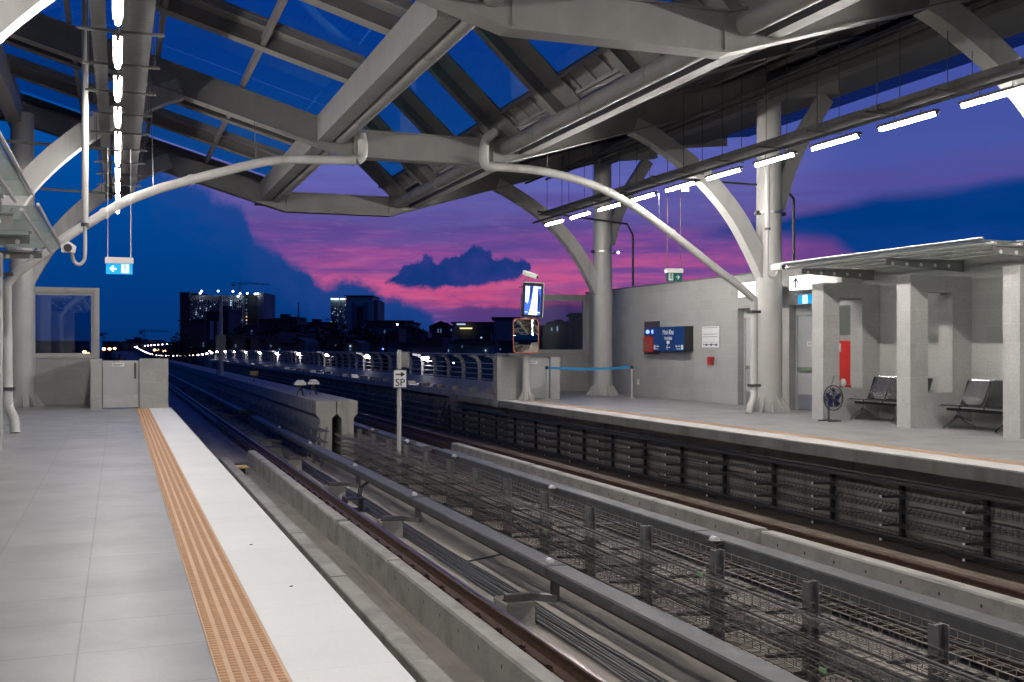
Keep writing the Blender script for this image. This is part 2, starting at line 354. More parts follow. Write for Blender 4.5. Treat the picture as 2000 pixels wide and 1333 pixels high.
def autosmooth(o):
    o.data.polygons.foreach_set('use_smooth', [True] * len(o.data.polygons)); o.data.set_sharp_from_angle(angle=.6)
def tag(o, label, cat, group=None, kind=None):
    if label: o['label'] = label
    if cat: o['category'] = cat
    if group: o['group'] = group
    if kind: o['kind'] = kind
    return o
def struct(o): o['kind'] = 'structure'; return o
def thing(name, loc, label, cat, group=None):
    o = bpy.data.objects.new(name, None); C.objects.link(o); o.location = loc; o.empty_display_size = .2
    ORG[o.name] = Vector(loc); return tag(o, label, cat, group)
def copy_tree(o, loc=None, label=None, parent=None):
    c = o.copy(); C.objects.link(c)
    if parent is not None: c.parent = parent
    if loc is not None: c.location = loc
    if label: c['label'] = label
    ORG[c.name] = Vector(c.location)
    for ch in list(o.children): copy_tree(ch, parent=c)
    return c
ORD = ['first', 'second', 'third', 'fourth', 'fifth', 'sixth', 'seventh', 'eighth', 'ninth', 'tenth', 'eleventh', 'twelfth', 'thirteenth',
       'fourteenth', 'fifteenth', 'sixteenth', 'seventeenth', 'eighteenth', 'nineteenth', 'twentieth'] + \
      ['twenty-' + q for q in ('first', 'second', 'third', 'fourth', 'fifth', 'sixth', 'seventh', 'eighth', 'ninth')] + ['thirtieth'] + \
      ['thirty-' + q for q in ('first', 'second', 'third', 'fourth', 'fifth', 'sixth', 'seventh', 'eighth', 'ninth')] + ['fortieth'] + \
      ['forty-' + q for q in ('first', 'second', 'third', 'fourth', 'fifth', 'sixth', 'seventh', 'eighth', 'ninth')] + ['fiftieth']
def text(body, size, m, parent, origin, xdir, ydir, depth=.004, align='LEFT', name='lettering', sx=1.0):
    cu = bpy.data.curves.new('t', 'FONT'); cu.body = body; cu.size = size; cu.extrude = depth / 2; cu.align_x = align; cu.resolution_u = 3
    to = bpy.data.objects.new('t', cu); C.objects.link(to)
    bpy.context.view_layer.update()
    me = bpy.data.meshes.new_from_object(to.evaluated_get(bpy.context.evaluated_depsgraph_get()))
    bpy.data.objects.remove(to); bpy.data.curves.remove(cu)
    b = MB(); xd, yd = Vector(xdir), Vector(ydir); zd = xd.cross(yd); o = Vector(origin)
    b.v = [tuple(o + xd * p.co.x * sx + yd * p.co.y + zd * p.co.z) for p in me.vertices]
    b.f = [tuple(q.vertices) for q in me.polygons]; b.mi = [0] * len(b.f)
    bpy.data.meshes.remove(me)
    return b.build(name, m, parent)

# ================================================================== ground, platforms, track bed
YN = -8.0                                    # how far behind the camera the station is built
struct(MB().box(-1500, 1500, -400, 3000, -9.6, -9.5).build('ground', M['ground']))
M['med0'] = mat('stained_wall_concrete', (.30, .285, .26), .85, 0, .14, 1.5, .25, 30, .3, (.10, .09, .075), 1.7, True)
# left platform
struct(MB().box(-3.3, .415, YN, 29.9, -.02, 0).build('platform_floor', M['floor']))
struct(MB().box(.72, 1.23, YN, 27.6, -.02, 0).build('platform_edge_band', M['white_edge']))
struct(MB().box(-3.3, 1.225, YN, 29.95, -.18, -.021).build('platform_slab', M['conc_old']))
struct(MB().box(.1, .35, YN, 27.6, -1.51, -.18).build('platform_base_wall', M['conc_old']))
def tactile(x0, y0, y1, ms=('tact', 'tactd')):
    b = MB(); b.box(x0 + .003, x0 + .302, y0, y1, -.02, .001); b.cur = 1
    y = y0 + .02
    while y < y1 - .03:
        if True:
            for i in range(5):
                cx = x0 + .03 + .06 * i
                n = len(b.v)
                for (a, c, z) in ((.019, .013, .001), (.014, .008, .0065)):
                    b.v += [(cx - a, y - c, z), (cx + a, y - c, z), (cx + a, y + c, z), (cx - a, y + c, z)]
                for q in ((4, 5, 6, 7), (0, 1, 5, 4), (1, 2, 6, 5), (2, 3, 7, 6), (3, 0, 4, 7)): b.face(tuple(n + i2 for i2 in q))
        y += .046
    return struct(b.build('tactile_paving', [M[q] for q in ms]))
tactile(.415, 2.5, 27.33); tactile(10.55, 9.0, 28.2, ('tact_dim', 'tactd_dim'))
# right platform
struct(MB().box(10.856, 15.2, YN, 33.0, -.02, 0).build('platform_floor', M['floor']))
struct(MB().box(10.05, 10.549, YN, 28.25, -.02, 0).build('platform_edge_band', M['white_dim']))
struct(MB().box(10.055, 15.2, YN, 33.0, -.19, -.021).build('platform_slab', M['conc_old']))
struct(MB().box(10.5, 10.8, YN, 33.0, -1.51, -.19).build('platform_base_wall', M['med0']))
struct(MB().box(9.35, 10.5, YN, 130, -1.6, -1.27).build('track_shoulder', M['rustbed']))
struct(MB().box(.2, 9.35, YN, 130, -1.8, -1.51).build('track_bed', M['bed']))
# dark ribbed cable trough covers lying on the slab
cb = thing('cable_bundle', (4.39, 2, -1.5), 'bundle of black cables snaking along the track slab beneath the near conductor rail', 'cables')
cr = random.Random(21)
for i in range(9):
    x = 4.235 + i * .038; b = MB(); ph = cr.uniform(0, 6)
    b.tube([(x + .010 * math.sin(ph + q * .9) + .012 * math.sin(q * .5), -2 + q * .8, -1.492 + .008 * math.sin(ph + q * 1.3)) for q in range(40)], .016, 6)
    b.build('cable', M['cable'] if i % 3 else M['darkgalv'], cb)

# guard kerbs and edge kerbs (joints measured along the track)
J = [-6.0, -.2, 6.2, 12.75, 15.95, 21.8, 27.7]
def block(x0, x1, y0, y1, z0, z1, holes=True):
    b = MB(); b.cbox(x0, x1, y0 + .06, y1 - .06, z0, z1, .022)
    if holes:
        b.cur = 1; y = y0 + .5
        while y < y1 - .3:
            zc = z1 - .13
            b.loft([[(x0 - .0005 if k == 0 else x0 + .01, y + .018 * math.cos(t), zc + .022 * math.sin(t)) for t in (2 * PI * j / 8 for j in range(8))] for k in (0, 1)])
            y += .62
    return b
for i in range(len(J) - 1):
    nm = ORD[len(J) - 2 - i]
    jx, jz = ((.0, .0), (.014, -.012), (-.006, .008), (.018, -.006), (-.004, .006), (.01, .0))[i]
    tag(block(3.08 + jx, 3.28 + jx, J[i], J[i + 1], -1.515, -1.134 + jz).build('guard_kerb', [M['conc'], M['black']], loc=(3.18, J[i], -1.51)),
        f'{nm} tall concrete guard kerb from the far end, left of the near brown rail', 'guard kerb', 'guard kerbs along the near track')
    tag(MB().cbox(2.39, 2.605, J[i] + .02, J[i + 1] - .02, -1.515, -1.284, .012).build('edge_kerb', M['conc'], loc=(2.5, J[i], -1.51)),
        f'{nm} low concrete kerb from the far end, along the left platform edge', 'kerb', 'low kerbs beside the left platform')
    tag(block(8.58 - jx, 8.80 - jx, J[i] + .3, J[i + 1] + .3, -1.515, -1.134 - jz).build('guard_kerb', [M['conc'], M['black']], loc=(8.7, J[i], -1.51)),
        f'{nm} tall concrete guard kerb from the far end, on the far track', 'guard kerb', 'guard kerbs along the far track')
tag(MB().box(2.62, 3.06, 27.3, 27.75, -1.51, -1.42).build('cross_kerb', M['conc_old'], loc=(2.8, 27.5, -1.51)), 'short concrete sill across the drain at the end of the kerbs', 'kerb')
yt = thing('track_marker', (2.72, 26.0, -1.51), 'small yellow plate on black box in the drain by the last guard kerb', 'marker plate')
MB().box(2.66, 2.82, 25.7, 26.0, -1.51, -1.36).build('box', M['black'], yt)
MB().box(2.60, 2.88, 25.6, 26.05, -1.36, -1.325).build('plate', M['yellow'], yt)

# running rails
def rail(x, label, hidden=False, y1=130):
    r = thing('running_rail', (x, 0, -1.33), label, 'rail', 'running rails')
    p = [(-.07, 0), (.07, 0), (.07, .012), (.012, .04), (.009, .125), (.033, .138), (.035, .168), (.026, .176), (-.026, .176), (-.035, .168), (-.033, .138), (-.009, .125), (-.012, .04), (-.07, .012)]
    b = MB(); b.prism_y([(x + a, -1.33 + c) for a, c in p], YN, y1); b.build('rail_body', M['rail'], r)
    MB().box(x - .022, x + .018, YN, y1, -1.1539, -1.1525).build('rail_head', M['railtop'], r)
    MB().box(x - .15, x + .15, YN, y1, -1.512, -1.332).build('plinth', M['rail'], r)
    if not hidden:
        first = None
        for k in range(58):
            y = 4.0 + .65 * k
            if first is None:
                b = MB(); b.box(x - .14, x - .06, y - .06, y + .06, -1.331, -1.31)
                b.tube([(x - .10, y, -1.32), (x - .10, y, -1.275)], .014, 6); b.tube([(x - .115, y - .045, -1.30), (x - .07, y - .02, -1.29), (x - .07, y + .02, -1.29), (x - .115, y + .045, -1.30)], .01, 5)
                first = b.build('rail_clip', M['rail'], r); first_y = y
            else:
                c = first.copy(); C.objects.link(c); c.location = (first.location.x, first.location.y + (y - first_y), first.location.z)
    return r
rail(2.15, 'near brown rail hidden under the left platform edge', True)
rail(3.59, 'rusty brown rail beside the tall guard kerbs, nearest to the left platform')
rail(7.70, 'brown rail in shadow just behind the right hand conductor rail')
rail(9.14, 'rusty brown rail closest to the right platform wall')

# conductor rails with grey protective cover
def conductor(x0, x1, zb, zt, segs, label, side):
    cx = (x0 + x1) / 2
    r = thing('conductor_rail', (cx, segs[0], zb), label, 'conductor rail', 'covered conductor rails')
    for i in range(len(segs) - 1):
        a, c = segs[i] + .012, segs[i + 1] - .012
        p = [(x0, zb), (x0 + .012, zb), (x0 + .012, zb + .02), (x1 - .012, zb + .02), (x1 - .012, zb), (x1, zb), (x1, zt - .016), (x1 - .016, zt), (x0 + .016, zt), (x0, zt - .016)]
        b = MB(); b.prism_y([(q[0], q[1]) for q in p], a, c); b.build('cover', M['cover'], r)
        b = MB(); b.prism_y([(x0 - .006, zb), (x1 + .006, zb), (x1 + .006, zt - .014), (x1 - .014, zt + .006), (x0 + .014, zt + .006), (x0 - .006, zt - .014)], c - .02, c + .02)
        b.build('joint_strap', M['darkgalv'], r)
    MB().box(cx - .04, cx + .04, segs[0], segs[-1], zb - .07, zb - .002).build('contact_rail', M['rail'], r)
    return r
c1 = conductor(4.30, 4.555, -.985, -.875, [-2, 4.6, 10.6, 16.2, 21.2, 26.5, 32, 37.5], 'grey covered conductor rail running through the foreground, right of the near rail', 1)
c1b = conductor(4.30, 4.555, -.985, -.875, [41, 52, 64, 90, 130], 'grey covered conductor rail beyond the gap, shining blue in the distance', 1)
c2 = conductor(6.68, 6.95, -.985, -.80, [-2, 5.5, 11.6, 17.7, 23.0], 'grey covered conductor rail behind the cable rack, on the far track', 1)
c2b = conductor(6.68, 6.95, -.985, -.85, [24.2, 30, 36, 60, 130], 'grey covered conductor rail passing behind the SP sign post', 1)
def support(par, y, xr, s):
    # post with angled arm down to a concrete foot block
    g = MB(); g.box(xr + .02, xr + .10, y - .035, y + .035, -1.30, -.98); sp = g.build('support_post', M['darkgalv'], par)
    a = MB(); a.bar((xr + .06, y, -1.27), (xr - .22, y, -1.225), .09, .075); a.bar((xr - .22, y, -1.225), (xr - .52, y, -1.215), .09, .075); a.build('support_arm', M['galv'], sp)
    w_ = MB(); w_.tube([(xr + .0, y - .045, -.86), (xr + .0, y + .045, -.86)], .035, 10); w_.build('insulator', M['white'], sp)
    f = MB(); f.cbox(xr - .55, xr - .22, y - .12, y + .28, -1.512, -1.26, .012); f.build('foot_block', M['conc'], sp)
    n = MB(); n.cyl(xr - .50, y + .02, -1.26, -1.20, .025, 8); n.cyl(xr - .50, y + .02, -1.25, -1.235, .045, 8); n.build('anchor_bolt', M['rail'], sp)
for y in (4.7, 10.75, 16.4, 20.9, 26.2, 31.5): support(c1, y, 4.42, 1)
for y in (44, 50, 57, 65, 74): support(c1b, y, 4.42, 1)
def support2(par, y):
    g = MB(); g.box(6.52, 6.58, y - .06, y + .06, -1.51, -.80); g.bar((6.55, y, -.83), (6.82, y, -.83), .1, .05); sp = g.build('support_post', M['darkgalv'], par)
    w_ = MB(); w_.tube([(6.60, y - .05, -.80), (6.60, y + .05, -.80)], .045, 10); w_.build('insulator', M['white'], sp)
for y in (5.2, 10.95, 15.95, 21.3): support2(c2, y)
for y in (25.2, 29, 34): support2(c2b, y)
# junction box with cables under the near conductor rail
jb = thing('junction_box', (4.0, 19.2, -1.51), 'open black steel box fed by black cables beneath the near conductor rail', 'junction box')
b = MB(); x0, x1, y0, y1 = 3.86, 4.18, 19.0, 19.4
b.box(x0, x1, y0, y1, -1.50, -1.47); b.box(x0, x1, y0, y1, -1.27, -1.25); b.box(x0, x0 + .02, y0, y1, -1.47, -1.27); b.box(x1 - .02, x1, y0, y1, -1.47, -1.27)
b.build('casing', M['darkgalv'], jb)
b = MB()
for i in range(3): b.tube([(4.1 + .03 * i, 19.2, -1.26), (4.14 + .03 * i, 19.25, -1.1), (4.30 + .03 * i, 19.3, -.99)], .012, 6)
b.build('cable', M['cable'], jb)
tag(MB().tube([(4.25, 13.9, -1.49), (4.9, 14.2, -1.485), (5.6, 14.6, -1.49)], .012, 6).build('loose_cable', M['cable'], loc=(4.9, 14.2, -1.49)),
    'thin black cable crossing the slab under the near conductor rail', 'cable')

blk = None
for k in range(20):
    y = 29.5 + 1.9 * k
    if blk is None:
        b = MB(); b.loft([[(3.75, y, -1.51), (4.25, y, -1.51), (4.25, y + 1.1, -1.51), (3.75, y + 1.1, -1.51)], [(3.80, y + .2, -1.28), (4.20, y + .2, -1.28), (4.20, y + .9, -1.28), (3.80, y + .9, -1.28)]])
        blk = tag(b.build('rail_block', M['conc_old'], loc=(4, y, -1.51)), 'tapered concrete block in the row between rail and far conductor rail', 'block', 'tapered blocks beyond the left platform'); by0 = y
    else:
        c = blk.copy(); C.objects.link(c); c.location = (4, y, -1.51)
# ================================================================== cable racks
def wire_tray(xa, xb, z, y0, y1, step=.13, lip=.06):
    b = MB(); r = .0029
    n = int(round((xb - xa) / .1))
    for i in range(n + 1): 
        x = xa + (xb - xa) * i / n; b.box(x - r, x + r, y0, y1, z - r, z + r)
    for x in (xa, xb): b.box(x - r, x + r, y0, y1, z + lip - r, z + lip + r)
    y = y0
    while y < y1:
        b.box(xa, xb, y - r, y + r, z - 3 * r, z - r)
        for x in (xa, xb): b.box(x - r, x + r, y - r, y + r, z - 3 * r, z + lip)
        y += step
    return b
def centre_rack():
    t = thing('cable_rack', (5.70, 2, -1.51), 'long galvanised rack of wire cable trays standing between the two tracks', 'cable rack')
    tiers = [-1.36, -1.17, -.98, -.79]
    first = None; ys = [3.2 + 1.55 * k for k in range(16)]
    for y in ys:
        if first is None:
            b = MB()
            b.box(5.645, 5.655, y - .05, y + .05, -1.51, -.58); b.box(5.745, 5.755, y - .05, y + .05, -1.51, -.58); b.box(5.655, 5.745, y - .005, y + .005, -1.51, -.58)
            first = b.build('post', M['galv'], t); fy = y
            for z in tiers:
                for s in (-1, 1):
                    a = MB(); x0 = 5.70 + s * .055; x1 = 5.70 + s * .46
                    a.loft([[(x0, y - .02, z - .07), (x0, y + .02, z - .07), (x0, y + .02, z - .01), (x0, y - .02, z - .01)],
                            [(x1, y - .02, z - .035), (x1, y + .02, z - .035), (x1, y + .02, z - .01), (x1, y - .02, z - .01)]])
                    a.build('bracket_arm', M['darkgalv'], first)
        else:
            copy_tree(first, (0, y - fy, 0), parent=t)
    for z in tiers:
        for s, (xa, xb) in ((-1, (5.28, 5.62)), (1, (5.78, 6.12))):
            wire_tray(xa, xb, z, 2.4, 27.6).build('wire_tray', M['wire'], t)
            c = MB(); rng = random.Random(int(z * 100) + s)
            for k in range(1 if s < 0 else 2):
                x = rng.uniform(xa + .04, xb - .04); rr = rng.uniform(.007, .013); pts = []
                for q in range(26):
                    x = min(xb - .03, max(xa + .03, x + rng.uniform(-.03, .03))); pts.append((x, 2.4 + q * 1.0, z + rr + rng.uniform(0, .012)))
                c.tube(pts, rr, 6)
            c.build('cable', M['cable'], t)
    for y, z in ((8.9, -.72), (10.2, -1.33), (7.0, -1.1), (12.8, -.93)):
        MB().box(5.225, 5.235, y, y + .09, z, z + .035).build('tag_plate', M['tag'] if 'tag' in M else M['yellow'], t)
    return t
M['tag'] = mat('green_tag_plate', (.18, .34, .16), .5, 0, .1, 4)
centre_rack()
def wall_rack():
    t = thing('cable_rack', (10.3, 2, -1.27), 'dark cable tray rack fixed to the wall under the right platform', 'cable rack')
    tiers = [-1.20, -1.0, -.80, -.60]
    first = None; ys = [9.1 + 1.57 * k for k in range(17)]
    for y in ys:
        if first is None:
            b = MB(); b.box(10.40, 10.46, y - .03, y + .03, -1.27, -.44); b.box(10.46, 10.50, y - .02, y + .02, -.48, -.44); b.box(10.46, 10.50, y - .02, y + .02, -1.25, -1.21)
            first = b.build('post', M['black'], t); fy = y
            for z in tiers:
                a = MB(); a.loft([[(10.40, y - .02, z - .06), (10.40, y + .02, z - .06), (10.40, y + .02, z - .01), (10.40, y - .02, z - .01)],
                                  [(10.06, y - .02, z - .035), (10.06, y + .02, z - .035), (10.06, y + .02, z - .01), (10.06, y - .02, z - .01)]])
                arm = a.build('bracket_arm', M['darkgalv'], first)
                c = MB(); c.box(10.053, 10.06, y - .022, y + .022, z - .038, z - .005); c.build('end_cap', M['signwhite'], first)
        else: copy_tree(first, (0, y - fy, 0), parent=t)
    for z in tiers:
        wire_tray(10.08, 10.38, z, 3, 34.5, .1, .045).build('wire_tray', M['darkgalv'], t)
    vr = random.Random(4)
    for k in range(14):
        y = 9.5 + k * 1.7 + vr.uniform(-.6, .6); z = vr.choice(tiers) + .02; L_ = vr.uniform(1.2, 3.2); sg = vr.uniform(.03, .16)
        MB().tube([(10.12 + vr.uniform(0, .2), y + L_ * q / 8, z + .02 - sg * math.sin(PI * q / 8)) for q in range(9)], vr.uniform(.007, .014), 5).build('cable', M['cable'], t)
    for y in (9.9, 15.3, 21.8):
        MB().box(10.470, 10.499, y, y + .16, -1.27, -.2).build('wall_stain_strip', M['black'], t) if y == 9.9 else None
    for i, (x, z, r) in enumerate(((10.30, -.43, .022), (10.25, -.44, .018), (10.34, -.40, .018), (10.2, -1.17, .02))):
        MB().tube([(x + .01 * math.sin(q), 3 + q * 2.0, z + .006 * math.cos(q * 1.7)) for q in range(16)], r, 8).build('cable', M['cable'] if i else M['darkgalv'], t)
wall_rack()
# leaning rack on the flank of the median beam
t = thing('cable_rack', (4.72, 30, -1.51), 'low leaning cable rack along the left flank of the central concrete beams', 'cable rack')
f0 = None
for k in range(34):
    y = 26.5 + k * 1.1
    if f0 is None:
        f0 = MB().bar((4.74, y, -1.50), (4.90, y, -.50), .05, .05).build('post', M['galv'], t); fy = y
    else:
        c = f0.copy(); C.objects.link(c); c.location = (0, y - fy, 0)
for i, z in enumerate((-1.3, -1.08, -.86, -.60)):
    b = MB()
    for dx in (-.02, -.10, -.18): b.box(4.77 + .03 * i + dx, 4.785 + .03 * i + dx, 26, 64, z, z + .028)
    b.build('wire_tray', M['galv'], t)
t = thing('cable_rack', (10.2, 34, -1.27), 'dark leaning cable rack below the far walkway edge', 'cable rack')
f0 = None
for k in range(30):
    y = 34.2 + k * 1.6
    if f0 is None:
        f0 = MB().bar((10.05, y, -1.27), (10.30, y, -.30), .06, .06).build('post', M['darkgalv'], t); fy = y
    else:
        c = f0.copy(); C.objects.link(c); c.location = (0, y - fy, 0)
for i, z in enumerate((-1.15, -.93, -.71, -.5)):
    b = MB()
    for dx in (0, -.1, -.2): b.box(10.06 + .06 * i + dx, 10.08 + .06 * i + dx, 34, 90, z, z + .025)
    b.build('wire_tray', M['galv'], t)

# ================================================================== median beams, walkway, railing
def median(xa, xb, fa, fb, label):
    p = [(fa, -1.511), (fb, -1.511), (fb + .0, -.42), (xb, -.30), (xb, .05), (xa, .05), (xa, -.30), (fa, -.42)]
    return tag(MB().prism_y(p, 28.3, 128).build('median_beam', M['conc'] if 0 else M['med'], loc=((xa + xb) / 2, 28.3, -1.51)), label, 'concrete beam', 'central concrete beams')
M['railst'] = mat('railing_steel', (.36, .365, .37), .45, .2, .12, 3)
M['walk'] = mat('walkway_concrete', (.36, .35, .33), .85, 0, .2, 1.2, .3, 25, .3, (.2, .19, .18), 1.5)
M['med'] = mat('streaked_concrete', (.36, .35, .325), .85, 0, .14, 1.5, .25, 30, .3, (.12, .117, .11), 2.2, True)
median(4.93, 5.47, 5.04, 5.36, 'left one of the twin concrete beams between the tracks beyond the platforms')
median(5.50, 6.05, 5.62, 5.94, 'right one of the twin concrete beams between the tracks beyond the platforms')
def signal_lamp(x, y, label):
    t = thing('track_buffer_lamp', (x, y, .05), label, 'track lamp', 'pale capped lamps on the median beam')
    b = MB(); b.bar((x - .10, y - .05, .05), (x - .02, y, .36), .03, .03); b.bar((x + .10, y + .05, .05), (x + .02, y, .36), .03, .03); b.bar((x + .1, y - .1, .05), (x, y, .34), .03, .03)
    b.cyl(x, y, .2, .36, .05, 8); b.build('stand', M['black'], t)
    b = MB(); b.box(x - .17, x + .17, y - .1, y + .1, .36, .44); b.ball((x, y, .46), .14, .10, .06, 10, 6); b.build('cap', M['white'], t)
signal_lamp(5.08, 31.9, 'left of the two pale capped lamps standing on the median beam')
signal_lamp(5.56, 32.4, 'right of the two pale capped lamps standing on the median beam')
mp = thing('mast', (5.1, 58, .05), 'slim grey mast with a cabinet box on the median in the distance', 'mast')
b = MB(); b.tube([(5.1, 58, .05), (5.1, 58, 4.2)], .10, 8, rr=[.13, .08]); b.build('pole', M['steel'], mp)
MB().box(4.85, 5.35, 57.8, 58.2, 1.35, 2.15).build('cabinet', M['galv'], mp)
MB().tube([(4.9, 58, .05), (4.9, 58, 1.35)], .03, 6).build('conduit', M['galv'], mp)
mp = thing('marker_sign', (5.35, 45.5, .05), 'small yellow plate on a short post on the median beam', 'marker sign')
MB().tube([(5.35, 45.5, .05), (5.35, 45.5, .32)], .02, 6).build('post', M['galv'], mp)
MB().box(5.18, 5.52, 45.48, 45.5, .32, .50).build('plate', M['yellow'], mp)
# walkway
struct(MB().box(10.15, 11.35, 28.7, 130, -.10, .10).build('walkway', M['walk']))
struct(MB().box(10.45, 11.35, 28.7, 130, -9.4, -.10).build('viaduct_side', M['conc_old']))
struct(MB().box(-.6, .2, 30.1, 130, -9.4, -.75).build('viaduct_side', M['conc_old']))
for k in range(34):
    y = 29.8 + k * 1.75 * (1 + .012 * k)
    if k == 0:
        blk = tag(MB().cbox(10.22, 10.52, y - .22, y + .22, .10, .22, .01).build('walkway_block', M['conc'], loc=(10.37, y, .10)),
                  'pale concrete block lying in the row along the walkway edge', 'block', 'concrete blocks along the walkway')
        by = y
    else:
        c = blk.copy(); C.objects.link(c); c.location = (10.37, y, .10)
rl = thing('walkway_railing', (10.95, 29, .1), 'curved grey steel railing along the walkway on the right of the viaduct', 'railing')
f0 = None
for k in range(58):
    y = 29.3 + 1.72 * k
    if f0 is None:
        pts = [(11.0, y, .10), (11.0, y, .85), (10.97, y, 1.03), (10.88, y, 1.16), (10.74, y, 1.23), (10.6, y, 1.25)]
        f0 = MB().sweep_rect(pts, .05, .12, (0, 1, 0)).build('railing_post', M['railst'], rl); fy = y
    else:
        c = f0.copy(); C.objects.link(c); c.location = (0, y - fy, 0)
MB().box(10.5, 10.66, 28.6, 130, 1.25, 1.29).build('top_rail', M['railst'], rl)
for z in (.45, .62, .79, .96):
    MB().box(10.985, 11.015, 28.6, 130, z, z + .03).build('rail_bar', M['railst'], rl)
MB().box(10.93, 11.07, 28.6, 130, .10, .40).build('kick_plate', M['railst'], rl)
wl = None
for k in range(11):
    y = 38.8 + 10.0 * k
    if wl is None:
        wl = thing('walkway_lamp', (10.9, y, 1.0), 'x', 'walkway lamp', 'small white lamps along the walkway railing'); wy = y
        MB().box(10.80, 10.95, y - .30, y + .30, 1.12, 1.17).build('housing', M['galv'], wl)
        MB().tube([(10.87, y - .28, 1.07), (10.87, y + .28, 1.07)], .055, 10).build('lens', M['wlamp'], wl)
        MB().bar((10.95, y, 1.14), (10.99, y, .9), .03, .05).build('bracket', M['galv'], wl)
        o = wl
    else: o = copy_tree(wl, (10.9, y, 1.0))
    o['label'] = f'{ORD[k]} small white lamp along the walkway railing, counted from the station end'

# far viaduct curving away: deck, parapet and lamps
def catmull(P, n):
    out = []
    for i in range(len(P) - 1):
        a, b_, c_, d_ = P[max(i - 1, 0)], P[i], P[i + 1], P[min(i + 2, len(P) - 1)]
        for k in range(n):
            t = k / n
            out.append(.5 * ((2 * b_) + (c_ - a) * t + (2 * a - 5 * b_ + 4 * c_ - d_) * t * t + (3 * b_ - a - 3 * c_ + d_) * t ** 3))
    return out + [P[-1]]
path = [Vector((11, 130, 1.0))] + [pt(u, v, z) for u, v, z in ((385, 694, 170), (350, 695, 215), (325, 695.5, 255), (306, 694, 300), (290, 690.5, 350), (279, 685.5, 410), (268, 680, 480), (262, 678, 560))]
sp = catmull(path, 8)
b = MB(); L = []
for i, p in enumerate(sp):
    d = (sp[min(i + 1, len(sp) - 1)] - sp[max(i - 1, 0)]); d.z = 0; d.normalize(); n = Vector((-d.y, d.x, 0))
    q = p - Vector((0, 0, 1.3)); L.append([q + Vector((0, 0, 1.0)), q + Vector((0, 0, -1.6)), q + n * 11 + Vector((0, 0, -1.6)), q + n * 11 + Vector((0, 0, 1.0)), q + n * 10.7 + Vector((0, 0, 1.0)), q + n * 10.7 + Vector((0, 0, -.9)), q + n * .3 + Vector((0, 0, -.9)), q + n * .3 + Vector((0, 0, 1.0))])
b.loft(L); struct(b.build('viaduct_deck', M['conc_old']))
def lampline(pts, step0, grow, label, group, size, m, h=None, name='viaduct_lamp', cat='viaduct lamp'):
    acc = 0; nxt = 0; i = 0; f = None; n = 0
    tot = [0]
    for k in range(1, len(pts)): tot.append(tot[-1] + (pts[k] - pts[k - 1]).length)
    s = 0
    while s < tot[-1]:
        k = max(j for j in range(len(tot)) if tot[j] <= s); k = min(k, len(pts) - 2)
        t = (s - tot[k]) / max(1e-6, tot[k + 1] - tot[k]); p = pts[k].lerp(pts[k + 1], t)
        if f is None:
            f = MB().ball((0, 0, 0), size, size, size * .7, 8, 5).build(name, m); f.location = p; tag(f, label, cat, group)
        else:
            c = f.copy(); C.objects.link(c); c.location = p
        s += step0 + grow * s; n += 1
lampline(sp, 11, .008, 'tiny pinkish white lamp on the far viaduct where it curves away', 'lamps on the curving far viaduct', .17, M['farlamp'])
row2 = catmull([pt(u, v, z) for u, v, z in ((336, 672, 420), (300, 674.5, 470), (262, 677.5, 560), (244, 679, 640), (229, 679.5, 700))], 8)
lampline(row2, 13, .004, 'tiny pinkish white lamp in the distant upper row that meets the horizon', 'lamps of the distant upper row', .30, M['farlamp'])
b = MB(); b.loft([[p + Vector((0, 0, -1)), p + Vector((0, 0, -2.6)), p + Vector((0, 9, -2.6)), p + Vector((0, 9, -1))] for p in row2]); struct(b.build('road_deck', M['bdark']))
for k, (u, v, z, lab) in enumerate(((214, 682, 260, 'amber street lamp left of the far viaduct row, the middle of three'), (224, 681, 300, 'amber street lamp touching the near end of the far lamp row'), (203, 682, 240, 'amber street lamp right beside the left window frame'),
        (302, 684, 300, 'amber lamp between the two far lamp rows, leftmost one'), (308, 684, 330, 'amber lamp between the two far lamp rows, the middle one'), (321, 686, 280, 'amber lamp between the two far lamp rows, the rightmost one'),
        (165, 688, 200, 'amber lamp seen low through the left window'), (172, 692, 190, 'second amber lamp seen lowest through the left window'))):
    p = pt(u, v, z); r = thing('street_lamp', (p.x, p.y, -9.5), lab, 'street lamp', 'amber street lamps')
    MB().tube([(p.x, p.y, -9.5), (p.x, p.y, p.z - .3)], .12, 6).build('pole', M['bdark'], r)
    MB().ball(p, .38, .38, .3, 8, 5).build('lamp_head', M['amber'], r)

# ================================================================== end walls and gates
def gate_wall(xs, y, side, label, zbot=-.5):
    """xs = pier0a, pier0b, gate end, pier1 end"""
    t = thing('gate_wall', (xs[0], y, 0), label, 'gate wall')
    for (a, c) in ((xs[0], xs[1]), (xs[2], xs[3])):
        MB().box(a, c, y, y + .28, 0.0, 1.205).build('pier', M['wall'], t)
    g = MB().box(xs[1] + .025, xs[2] - .025, y + .05, y + .10, .02, 1.16).build('gate_leaf', M['door'], t)
    MB().box(xs[1] + .03, xs[2] - .03, y + .044, y + .05, .03, .33).build('kick_plate', M['inox'], g)
    hx = xs[2] - .13 if side > 0 else xs[1] + .11
    MB().box(hx, hx + .05, y + .035, y + .05, .72, 1.11).build('handle', M['brown'], g)
    nx = (xs[1] + xs[2]) / 2 - .06
    n = MB().box(nx - .14, nx + .14, y + .042, y + .05, 1.01, 1.10).build('notice', M['signwhite'], g)
    b = MB(); b.box(nx - .11, nx + .10, y + .039, y + .0415, 1.055, 1.07); b.box(nx - .11, nx + .04, y + .039, y + .0415, 1.03, 1.038); b.build('lettering', M['cover'], n)
    for a in (xs[1], xs[2] - .02): MB().box(a + .001, a + .02, y + .03, y + .12, 0, 1.19).build('frame', M['galv'], t)
    return t
